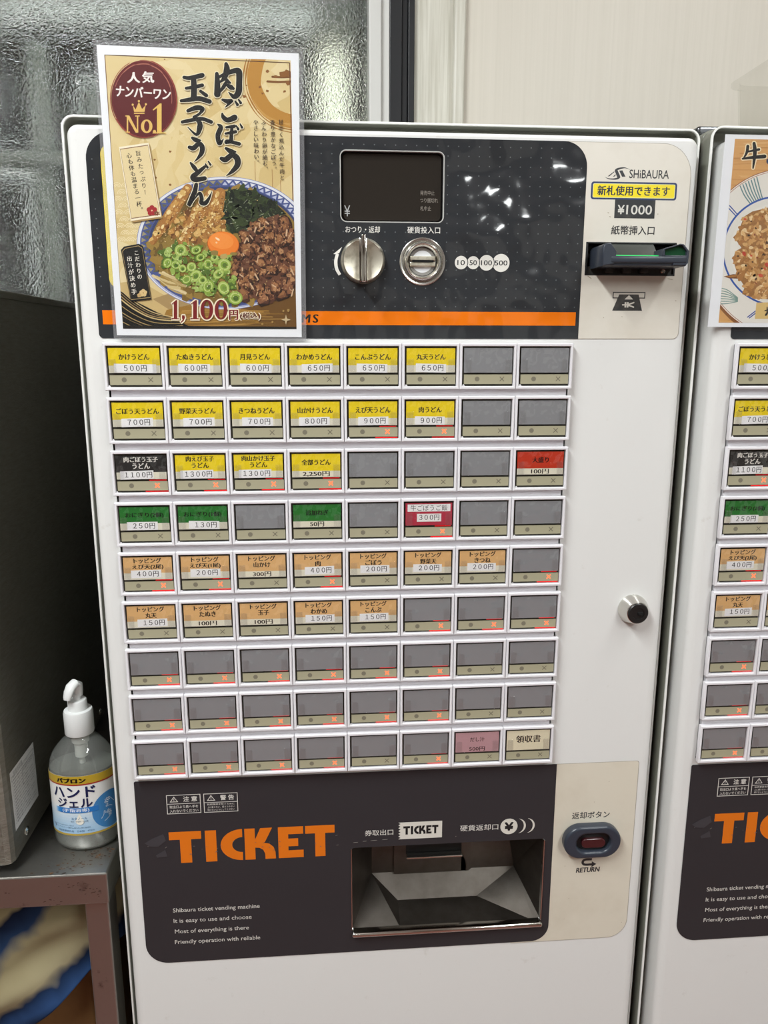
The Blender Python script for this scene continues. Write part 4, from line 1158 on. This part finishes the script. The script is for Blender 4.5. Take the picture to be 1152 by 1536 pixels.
# black tag
bt = [(172, 1085), (188, 1068), (262, 1054), (282, 1066), (325, 1332), (222, 1344)]
P.poly(bt, '#1a1816'); P.poly(inset(bt, 9), '#b59a68'); P.poly(inset(bt, 12), '#1d1b19')
P.vtext('こだわりの', 248, 1085, 268, 1234, 27, '#efe9dc', bold=.015, flip=-1, rot=-.1)
P.vtext('出汁が決め手', 212, 1112, 240, 1310, 29, '#efe9dc', bold=.015, flip=-1, rot=-.1)
plum(284, 1300, 19, '#d9bd86', '#8a6a3a'); plum(264, 1312, 11, '#c9a870', '#8a6a3a')
# price
digits = [(serif_one(425, 466, 1336, 1432, .42), None), (serif_one(520, 566, 1336, 1432, .42), None)]
for x in (602, 673): digits.append((ellipse(x, 1384, 32, 50, 36), ellipse(x, 1384, 14, 43, 30)))
comma = [(478, 1412), (490, 1412), (493, 1424), (486, 1440), (474, 1450), (471, 1446), (481, 1434), (478, 1428)]
for o, i in digits + [(comma, None)]: P.line(o + o[:2], 13, '#f3e6c8', sub=1, cap=False)
P.text('円', 736, 1410, 56, -60, '#f3e6c8', off=.09); P.text('(税込)', 818, 1416, 112, -46, '#f3e6c8', off=.08)
h = P.up()
for o, i in digits: P.poly(o, '#7a1c1c', [i] if i else (), h=h)
P.poly(comma, '#7a1c1c', h=h)
P.text('円', 736, 1410, 46, -50, '#7a1c1c', bold=.03, off=.01); P.text('(税込)', 818, 1416, 102, -37, '#5a1c18', bold=.025, off=.008)
P.poly([(998, 1408), (1003, 1428), (1022, 1434), (1003, 1440), (998, 1460), (993, 1440), (974, 1434), (993, 1428)], '#c9b48c')
for x, y, r in ((985, 1390, 5), (1010, 1388, 7), (930, 1445, 6), (880, 1455, 5)): blob(P, x, y, r, r, '#a8874c')
P.build('poster_print', mat('poster_ink', attr=True, rough=0.5, spec=0.3), poster)['label'] = 'printed picture of the udon bowl with lettering'
bm = plate([[(10.6, 250.6), (10.6, 3.4), (185.6, 2.0), (187.9, 248.6)]], 1.2, 1.35)
o = mesh_obj('laminate', bm, LAMI, poster); o['label'] = 'clear laminate edge'
bm = plate([[(10.6, 250.6), (10.6, 3.4), (185.6, 2.0), (187.9, 248.6)], [(13.5, 246.6), (13.5, 6.6), (181.4, 5.2), (183.9, 244.6)]], 3.1, 3.4)
mesh_obj('laminate_edge', bm, LAMIE, poster)

# ---- the rice dish poster on the second machine
poster2 = thing('poster', 'poster of a rice dish on a blue-lined plate, taped to the second machine', 'poster', (0.627, -0.008, 0.015))
bm = plate([[(567.4, 184.9), (566.2, 15.2), (687.0, 15.2), (687.6, 184.9)]], -8.5, -8.0)
mesh_obj('paper_sheet', bm, PAPER, poster2)
P = Print(front(-8.55), eps=0.0006, clip=(576.6, 679.5, 19.2, 181.2)); P.A = ART_B
P.poly([(-100, -50), (1300, -50), (1300, 1600), (-100, 1600)], '#d3a063')
for k in range(120): P.line([(rnd.uniform(-50, 500), y := rnd.uniform(0, 1500)), (rnd.uniform(500, 1100), y + rnd.uniform(-25, 25))], rnd.uniform(3, 12), rnd.choice(['#d9a96c', '#c9945a', '#dcb078', '#c08a50']), sub=1)
C = lambda r, cx=563, cy=920, n=90: [(cx + r * math.cos(2 * math.pi * i / n), cy + r * math.sin(2 * math.pi * i / n)) for i in range(n)]
P.poly([(p[0], p[1] + 26) for p in C(650)], '#8a5a30')
P.poly(C(650), '#8a3f2a'); P.poly(C(645), '#e4ddcf'); P.poly(C(637), '#9a5a44'); P.poly(C(633), '#e3dfd6')
for k in range(50): blob(P, rnd.uniform(0, 1150), rnd.uniform(320, 1500), 60, 40, rnd.choice(['#e5e2da', '#dfdbd0', '#e8e5de']), 0, .3) if False else None
h = P.up()
for k in range(7):
    f = k / 6; P.line([(205 + 128 * f, 405 - 68 * f), (238 + 118 * f, 478 - 50 * f), (292 + 84 * f, 552 - 52 * f)], 9, '#5f8286', h)
for k in range(7): P.line([(58, 1190 + k * 20), (110, 1205 + k * 17), (185, 1262 + k * 5)], 7, '#7d9a92', h)
for pts in ([(112, 570), (185, 648)], [(124, 556), (196, 636)], [(262, 1412), (322, 1366)], [(276, 1418), (336, 1372)]): P.line(pts, 8, '#2d4d9a', h, sub=1)
E_ = lambda k, n=90: [(500 + 432 * k * math.cos(2 * math.pi * i / n), 905 + 425 * k * math.sin(2 * math.pi * i / n)) for i in range(n)]
P.poly(E_(1.0), '#2f55a3'); P.poly(E_(.968), '#dedbd2')
P.poly(E_(.86), '#e3e0d8')
mound = [(235, 640), (300, 600), (420, 572), (560, 590), (720, 680), (780, 850), (760, 1080), (640, 1240), (420, 1275), (330, 1270), (220, 1235), (240, 1180), (190, 1100), (165, 1020), (150, 965), (170, 905), (215, 880), (180, 830), (150, 800), (190, 760)]
P.poly(mound, '#9a6c3c')
P.poly([(78, 1100), (150, 1082), (215, 1085), (220, 1118), (120, 1114)], '#7a4c26'); P.poly([(90, 1100), (150, 1090), (200, 1092), (150, 1106)], '#a8743e')
scatter(P, mound, 620, ['#c9995e', '#d9b27a', '#b5844a', '#e2c596', '#a87440', '#d0a46a', '#bd8e56'], 15, 26, (.45, .65), .12)
for k in range(60):
    x, y = rnd.uniform(150, 780), rnd.uniform(600, 1260)
    if inside((x, y), mound): blob(P, x, y, rnd.uniform(6, 13), rnd.uniform(4, 9), rnd.choice(['#4a3020', '#5f3e26', '#3a2a20', '#8a4a30']), rnd.uniform(0, 3))
for x, y, r in ((235, 925, 18), (412, 1008, 22), (362, 1092, 18), (245, 660, 12), (290, 940, 10), (395, 1040, 12)): blob(P, x, y, r, r * .8, rnd.choice(['#c8553a', '#b8432e']), .5)
P.poly([(330, 1300), (1300, 1285), (1300, 1425), (318, 1425)], '#d6b878')
brush(P, [[(395, 1362, 8), (430, 1355, 10)], [(412, 1335, 8), (412, 1385, 12), (398, 1398, 8), (412, 1375, 6), (440, 1378, 12), (438, 1398, 8)]], '#1c1a18')
NIKU = [[(264, 100, 24), (255, 150, 20), (226, 200, 8)], [(262, 142, 14), (350, 124, 20)], [(224, 196, 14), (300, 186, 24), (392, 178, 30)], [(312, 78, 24), (318, 150, 30), (304, 268, 12)]]
brush(P, NIKU, '#1b1917', '#f0dfb8', 16)
P.poly(ellipse(428, 215, 22, 24, 20), '#2d3a5a')
P.build('poster_print', MATS['poster_ink'], poster2)['label'] = 'printed picture of rice on a plate'
bm = plate([[(564.0, 188), (563.2, 12.0), (690, 12.0), (690.5, 188)]], -10.2, -10.05)
mesh_obj('laminate', bm, LAMI, poster2)


# ------------------------------------------------------------------ steel table side
TZ = -0.5625
BXX = -0.141
# ---- table
table = thing('steel_table', 'stainless steel table with a rust-specked top beside the ticket machine', 'table', (-0.37, 0.23, FLOOR))
bm = bmesh.new()
add_box(bm, -0.70, -0.0420, 0.0203, 0.436, TZ - 0.0375, TZ, 0.0016, 2)
top = mesh_obj('table_top', bm, TABLESTEEL, table)
P = Print(lambda x, y, h: (x, y, TZ * 1000 + 0.05 + h), clip=(-690, -44, 22, 430))
def blobz(x, y, r, q, col, rot): P.poly([(x + r * (1 + rnd.uniform(-.4, .4)) * math.cos(t) * math.cos(rot) - q * math.sin(t) * math.sin(rot), y + r * math.cos(t) * math.sin(rot) + q * (1 + rnd.uniform(-.4, .4)) * math.sin(t) * math.cos(rot)) for t in [2 * math.pi * k / 12 for k in range(12)]], col)
for cx, cy, n, sp in ((-82, 36, 26, 9), (-60, 50, 24, 8), (-88, 58, 10, 12), (-50, 62, 16, 7), (-100, 33, 8, 14)):
    for k in range(n): blobz(rnd.gauss(cx, sp), rnd.gauss(cy, sp * .5), rnd.uniform(.5, 2.2), rnd.uniform(.4, 1.0), rnd.choice(['#4a3626', '#5c4028', '#3a2c22', '#6e4a2a']), rnd.uniform(-.5, .5))
P.build('rust_stain', mat('rust', attr=True, rough=0.8), table)
P = Print(lambda x, z, h: (x, 20.3 - 0.05 - h, z))
for cx, cz, n, sp in ((-75, -577, 16, 9), (-60, -584, 14, 9), (-150, -580, 3, 2), (-105, -594, 8, 10)):
    for k in range(n): P.poly(ellipse(rnd.gauss(cx, sp), min(max(rnd.gauss(cz, sp * .4), -598), -565), rnd.uniform(.4, 2.0), rnd.uniform(.3, .7), 8, rnd.uniform(-.3, .5)), rnd.choice(['#5a3f34', '#4a342c']))
P.build('rust_stain', MATS['rust'], table)
for x in (-0.0712, -0.694):
    for y in (0.0275, 0.400):
        mesh_obj('leg', box(x, x + 0.0265, y, y + 0.0300, FLOOR, TZ - 0.0372, 0.003, 3), TABLESTEEL, table)
mesh_obj('lower_shelf', box(-0.69, -0.048, 0.06, 0.425, FLOOR + 0.16, FLOOR + 0.18, 0.002), TABLESTEEL, table)

# ---- tall steel box
sb = thing('steel_dispenser', 'tall dark stainless steel appliance standing on the table, notice on its side', 'appliance', (-0.30, 0.21, TZ))
bm = bmesh.new()
pts = [(BXX, .405), (BXX, .034), (BXX - .0025, .0283), (BXX - .008, .026), (-.46, .026), (-.46, .405)]
n = len(pts)
b0 = [bm.verts.new((x, y, TZ + .012)) for x, y in pts]; b1 = [bm.verts.new((x, y, .0465)) for x, y in pts]
bm.faces.new(b0); bm.faces.new(b1[::-1])
for i in range(n): bm.faces.new((b0[i], b1[i], b1[(i + 1) % n], b0[(i + 1) % n]))
bmesh.ops.recalc_face_normals(bm, faces=bm.faces)
mesh_obj('steel_body', bm, BRUSHED, sb)
mesh_obj('lid', box(-.462, BXX + .0012, .0245, .4065, .0467, .0552, .0012, 2), BRUSHED, sb)
bm = plate([[(-330, 55.2), (-188, 55.2), (-160, 55.2), (-186, 62.5), (-330, 64.0)]], 180, 330, .5, 1)
mesh_obj('lid_handle', bm, BRUSHED, sb)
for x in (-.44, -.165):
    for y in (.05, .38):
        bm = bmesh.new(); add_lathe(bm, [(.011, -.0118), (.013, .0005)], (x, y, TZ + .0118), 'z', 20)
        mesh_obj('rubber_foot', bm, DARK, sb, smooth=True)
for y, z in ((.0679, -.538), (.3616, -.540), (.0679, .02)):
    bm = bmesh.new(); add_lathe(bm, [(.0052, -.001), (.0052, .0008), (.0036, .0024), (.001, .0028)], (BXX, y, z), 'x', 20)
    mesh_obj('screw', bm, CHROME, sb, smooth=True)
P = Print(lambda u, z, h: (BXX * 1000 + 0.15 + h, u, z))
P.rect(41, 109.5, -520, -451, '#c9c9c6')
G1 = '#6d6e70'
P.text('取扱説明書', 62, -455.5, 26, 3.6, G1)
for k in range(15):
    z = -459.5 - k * 3.8
    P.text('ご使用の前に必ずお読みください', 44 + (30 if k % 3 else 24), z, 60 if k % 3 else 46, 2.3, G1, off=0.01)
P.frame(43.5, 107, -463, -457.6, .4, G1)
P.frame(72, 107, -483, -465, .4, G1)
P.build('notice_sticker', PRINT, sb)['label'] = 'white printed notice'

# ---- gel pump bottle
BX, BY = -0.0787, 0.085
bottle = thing('pump_bottle', 'clear hand gel pump bottle with blue and gold label on the steel table', 'bottle', (BX, BY, TZ))
def rings(bm, prof, n=56, cap=True):
    R = []
    for rx, ry, h in prof:
        R.append([bm.verts.new((BX + rx * MM * math.cos(2 * math.pi * i / n), BY + ry * MM * math.sin(2 * math.pi * i / n), TZ + h * MM)) for i in range(n)])
    for a, b in zip(R, R[1:]):
        for i in range(n): bm.faces.new((a[i], a[(i + 1) % n], b[(i + 1) % n], b[i]))
    if cap: bm.faces.new(R[0][::-1]); bm.faces.new(R[-1])
    bmesh.ops.recalc_face_normals(bm, faces=bm.faces)
GEL = clear_mat('clear_gel', tint='#d8dad6', gloss_rough=0.1, fac_lo=0.02, fac_hi=0.15, haze=0.45, haze_col='#a9aca9')
PET = clear_mat('clear_bottle', tint='#e6e8e4', gloss_rough=0.06, fac_lo=0.05, fac_hi=0.55, haze=0.16, haze_col='#c9ccc8')
bm = bmesh.new()
rings(bm, [(24, 18, .3), (31, 23, 1.0), (34.5, 26, 4.5), (36.4, 27.8, 10), (36.6, 28, 20), (36.6, 28, 92), (36.0, 27.6, 99), (34.2, 26.4, 107), (31, 24.4, 114), (26, 21.2, 121), (20.5, 18, 127), (15.8, 14.8, 131), (13.5, 13.5, 134), (13.5, 13.5, 138)])
mesh_obj('bottle_body', bm, PET, bottle, smooth=True)
bm = bmesh.new()
rings(bm, [(23, 17, 1.5), (30, 22, 2.4), (33.3, 25, 5.5), (35.0, 26.6, 11), (35.2, 26.8, 20), (35.2, 26.8, 97)])
mesh_obj('gel', bm, GEL, bottle, smooth=True)
WPL = mat('white_pump_plastic', '#e2e3e2', 0.35)
bm = bmesh.new()
rings(bm, [(15.3, 15.3, 135), (15.7, 15.7, 136), (15.7, 15.7, 160), (14.8, 14.8, 162.5), (10.4, 10.4, 163), (10.2, 10.2, 173), (9.2, 9.2, 174.5), (4.6, 4.6, 174.6)])
mesh_obj('pump_collar', bm, WPL, bottle, smooth=True)
bm = bmesh.new()
rings(bm, [(4.2, 4.2, 174), (4.2, 4.2, 181)], 24)
mesh_obj('pump_stem', bm, WPL, bottle, smooth=True)
bm = bmesh.new(); rings(bm, [(3.2, 3.2, 6), (3.2, 3.2, 106), (7.2, 7.2, 106.5), (7.2, 7.2, 122), (9.5, 9.5, 124), (9.5, 9.5, 136)], 28)
mesh_obj('dip_tube', bm, WPL, bottle, smooth=True)
def sweep(path, n=20, up=(0, 0, 1)):
    bm = bmesh.new(); R = []
    for i, (p, ra, rb) in enumerate(path):
        a = Vector(path[max(i - 1, 0)][0]); b = Vector(path[min(i + 1, len(path) - 1)][0])
        d = (b - a).normalized(); s = Vector((0.93, -0.36, 0)); s = (s - d * s.dot(d)).normalized()
        q = d.cross(s).normalized()
        R.append([bm.verts.new(Vector(p) + s * ra * math.cos(2 * math.pi * k / n) + q * rb * math.sin(2 * math.pi * k / n)) for k in range(n)])
    for a, b in zip(R, R[1:]):
        for i in range(n): bm.faces.new((a[i], a[(i + 1) % n], b[(i + 1) % n], b[i]))
    bm.faces.new(R[0][::-1]); bm.faces.new(R[-1]); bmesh.ops.recalc_face_normals(bm, faces=bm.faces)
    return bm
hp = [((1.5, 1.5, 178.5), 4.6, 4.6), ((1.5, 1.5, 185), 5.4, 5.2), ((1.2, .8, 190.5), 6.2, 5.4), ((-.6, -2.5, 194), 6.4, 5), ((-3.2, -7, 192), 6.2, 4.4), ((-5, -10, 187), 5.8, 3.8), ((-6.2, -12, 181.5), 5, 3.2), ((-6.6, -12.6, 179), 4, 2.4)]
hp = [((BX + p[0] * MM, BY + p[1] * MM, TZ + p[2] * MM), a * MM, b * MM) for p, a, b in hp]
o = mesh_obj('pump_head', sweep(hp), WPL, bottle, smooth=True)
ra, rb_ = 36.75, 28.15
P = Print(lambda s, z, h: (BX * 1000 + (ra + h) * math.sin(s / ra), BY * 1000 - (rb_ + h) * math.cos(s / ra), TZ * 1000 + z), eps=0.02, slab=2.5)
P.rect(-52, 52, 23, 95.5, '#e9e8e5')
for k in range(12): P.rect(-52, 52, 23 + (11 - k) * 3.1 - 3.1 + 3.1, 23 + (12 - k) * 3.1, ['#e6e8e8', '#e0e6e9', '#d8e2e9', '#cfdee9', '#c7dae9', '#bfd6e8', '#b7d2e7', '#b1cfe7', '#abcbe6', '#a6c9e5', '#a2c6e4', '#a0c4e4'][k])
P.rect(-52, 52, 86.0, 95.5, '#b99a2e'); P.rect(-52, 52, 84.4, 86.0, '#a3342a'); P.rect(-52, 52, 22.6, 25.0, '#b3983f')
for k in range(13): P.rect(36 - 3, 54, 25, 25.1, '#b3983f') if k < 0 else None
cc = [(37 + 22.5 * math.cos(t), 48 + 22.5 * math.sin(t)) for t in [2 * math.pi * k / 48 for k in range(48)]]
cc = [p for p in cc if p[1] > 25.2]
P.poly(cc, '#3f82bd')
def hand(x, y, s, rot, flip=1):
    c, sn = math.cos(rot), math.sin(rot)
    T = lambda a, b: (x + s * (a * c - b * sn) * flip, y + s * (a * sn + b * c))
    out = [(-3, -5), (-4.2, 0), (-7, 3.0), (-6, 4.2), (-3.4, 2.6), (-3.6, 8), (-2.4, 8.4), (-1.6, 3.6), (-.9, 9.4), (.4, 9.4), (.6, 3.8), (1.6, 8.8), (2.8, 8.4), (2.5, 3.2), (3.8, 6.6), (4.8, 6), (4.0, 0), (3, -5)]
    P.line([T(*p) for p in out], .55, '#e6eef4', sub=3)
hand(38, 55, .95, .9); hand(30, 40, .95, -.9, 1)
P.text('パブロン', -6.0, 90.5, 34, 6.2, '#17150f', bold=.05, off=.035)
P.text('ハンド', -4.5, 76.0, 50, 13.5, '#1a2450', off=.03)
P.text('ジェル', -3.8, 63.0, 40, 11.6, '#1a2450', off=.03)
for k in range(8): P.rect(-29 + k * 1.2, 22, 51.0, 57.2, ['#d4dfea', '#b4cfe6', '#92bbe0', '#6fa6d8', '#4d91d0', '#3583c9', '#2a7ac4', '#2576c2'][k])
P.text('(手指消毒)', -3.0, 54.0, 30, 5.0, '#eef3f8', off=.012)
P.poly([(4.6 * math.cos(t) * (1 - .0) + 1, 41 + 4.6 * math.sin(t)) for t in [math.pi * k / 16 for k in range(16, 33)]] + [(1, 50.5)], '#ece9dd')
P.text('エタノール', 0.5, 44.2, 17, 3.2, '#4f86b5', off=.01); P.text('配合・保湿剤・低刺激', 0.5, 40.6, 19, 1.9, '#4f6f8d')
P.text('アルコールなので水なしで使える', -17, 35.6, 22, 1.9, '#4f6f8d'); P.text('ヒアルロン酸Na配合(保湿剤)', -8, 32.6, 40, 2.0, '#4f6f8d')
P.text('指定医薬部外品　日本製　470mL', -5, 28.6, 42, 2.4, '#3a5a80', off=.006)
P.line([(-33, 35), (-31.5, 31), (-29.5, 35.5)], .8, '#2d3f60', sub=1)
P.build('bottle_label', mat('label_film', attr=True, rough=0.28), bottle)['label'] = 'white, blue and gold printed label'

# ---- under the table: cardboard box with a dyed cloth over it
CARD = mat('cardboard', '#8a6438', 0.8, vary=(12, '#6e4e2a', 0.6))
bm = bmesh.new(); add_box(bm, -0.46, -0.100, 0.112, 0.39, FLOOR + 0.1805, -0.655, 0.003, 2)
tag(mesh_obj('cardboard_box', bm, CARD), 'brown cardboard box under the table beneath the dyed cloth', 'box')

def cloth_mat():
    m = bpy.data.materials.new('indigo_cloth'); m.use_nodes = True
    nt = m.node_tree; b = nt.nodes['Principled BSDF']; L = nt.links.new
    b.inputs['Roughness'].default_value = 0.85; b.inputs['Specular IOR Level'].default_value = 0.15
    at = nt.nodes.new('ShaderNodeAttribute'); at.attribute_name = 'Cloth'
    n = nt.nodes.new('ShaderNodeTexNoise'); n.inputs['Scale'].default_value = 11; n.inputs['Detail'].default_value = 3
    L(at.outputs['Vector'], n.inputs['Vector'])
    sp = nt.nodes.new('ShaderNodeSeparateXYZ'); L(at.outputs['Vector'], sp.inputs[0])
    k = nt.nodes.new('ShaderNodeMath'); k.operation = 'MULTIPLY_ADD'; k.inputs[1].default_value = -0.85
    L(sp.outputs['X'], k.inputs[0]); L(sp.outputs['Z'], k.inputs[2])
    w = nt.nodes.new('ShaderNodeMath'); w.operation = 'MULTIPLY_ADD'; w.inputs[1].default_value = 0.13
    L(n.outputs['Fac'], w.inputs[0]); L(k.outputs[0], w.inputs[2])
    r = nt.nodes.new('ShaderNodeMapRange'); r.inputs[1].default_value = -0.655; r.inputs[2].default_value = -0.335
    L(w.outputs[0], r.inputs[0])
    cr = nt.nodes.new('ShaderNodeValToRGB'); e = cr.color_ramp
    stops = [(0.0, '#22395e'), (0.20, '#2a4570'), (0.27, '#1d3050'), (0.32, '#a89e7e'), (0.46, '#9a8f6e'), (0.52, '#263a5a'), (0.62, '#14203a'), (0.66, '#a39874'), (0.76, '#968b68'), (0.81, '#182848'), (1.0, '#122038')]
    while len(e.elements) < len(stops): e.elements.new(0.5)
    for el, (p, c) in zip(e.elements, stops): el.position = p; el.color = (*lin(c), 1)
    L(r.outputs[0], cr.inputs[0]); L(cr.outputs[0], b.inputs['Base Color'])
    return m
def make_cloth():
    bm = bmesh.new(); lay = bm.verts.layers.float_vector.new('Cloth')
    NU, NV = 90, 60; G = []
    for j in range(NV + 1):
        v = j / NV; row = []
        for i in range(NU + 1):
            u = i / NU; x = -0.42 + u * 0.375
            zb = -0.690 - 1.02 * (-0.045 - x); zb = max(zb, -0.98)
            if v < .3:
                t = v / .3; y = .30 - t * .215; z = -0.632 + .012 * math.sin(9 * x * 3 + y * 30) - .010 * t + .010 * math.sin(40 * (x + y))
            else:
                t = (v - .3) / .7; z = -0.642 + (zb + 0.642) * t
                y = .085 - .010 * math.sin(min(t * 3, 1) * 1.57) + .007 * math.sin((x * .62 - z * 1.0) * 44 + 2 * math.sin(x * 22)) * min(1, t * 2) + .0025 * math.sin((x * .9 - z * 1.4) * 88 + 1)
            vert = bm.verts.new((x, y, z)); vert[lay] = (x, y if v < .3 else .07, z if v >= .3 else z + (y - .085) * .9); row.append(vert)
        G.append(row)
    for j in range(NV):
        for i in range(NU): bm.faces.new((G[j][i], G[j + 1][i], G[j + 1][i + 1], G[j][i + 1]))
    bmesh.ops.recalc_face_normals(bm, faces=bm.faces)
    o = mesh_obj('dyed_cloth', bm, cloth_mat(), smooth=True)
    s = o.modifiers.new('thickness', 'SOLIDIFY'); s.thickness = 0.0012; s.offset = 0
    return o
tag(make_cloth(), 'indigo and cream dyed cloth draped under the steel table', 'cloth')

# ---- clear bin on the second machine
BINM = clear_mat('clear_bin_plastic', tint='#fcfcfb', gloss_rough=0.12, fac_lo=0.01, fac_hi=0.08, haze=0.015, haze_col='#dedbd4')
bm = bmesh.new()
def tub(x0, x1, y0, y1, z, r):
    return [bm.verts.new((a * MM, b * MM, z * MM)) for a, b in rrect(x0, x1, y0, y1, r, 5)]
L_ = [tub(790, 1096, 124, 376, 208.6, 12), tub(784, 1102, 118, 382, 216, 18), tub(773, 1113, 107, 393, 345, 22), tub(766, 1120, 100, 400, 347, 24), tub(766, 1120, 100, 400, 351, 24),
      tub(775, 1111, 109, 391, 351, 20), tub(786, 1100, 120, 380, 218, 16)]
for a, b in zip(L_, L_[1:]):
    for k in range(len(a)): bm.faces.new((a[k], a[(k + 1) % len(a)], b[(k + 1) % len(b)], b[k]))
bm.faces.new(L_[0][::-1]); bm.faces.new(L_[-1])
bmesh.ops.recalc_face_normals(bm, faces=bm.faces)
tag(mesh_obj('clear_plastic_tub', bm, BINM, smooth=True), 'clear plastic tub resting on top of the second ticket machine', 'tub')
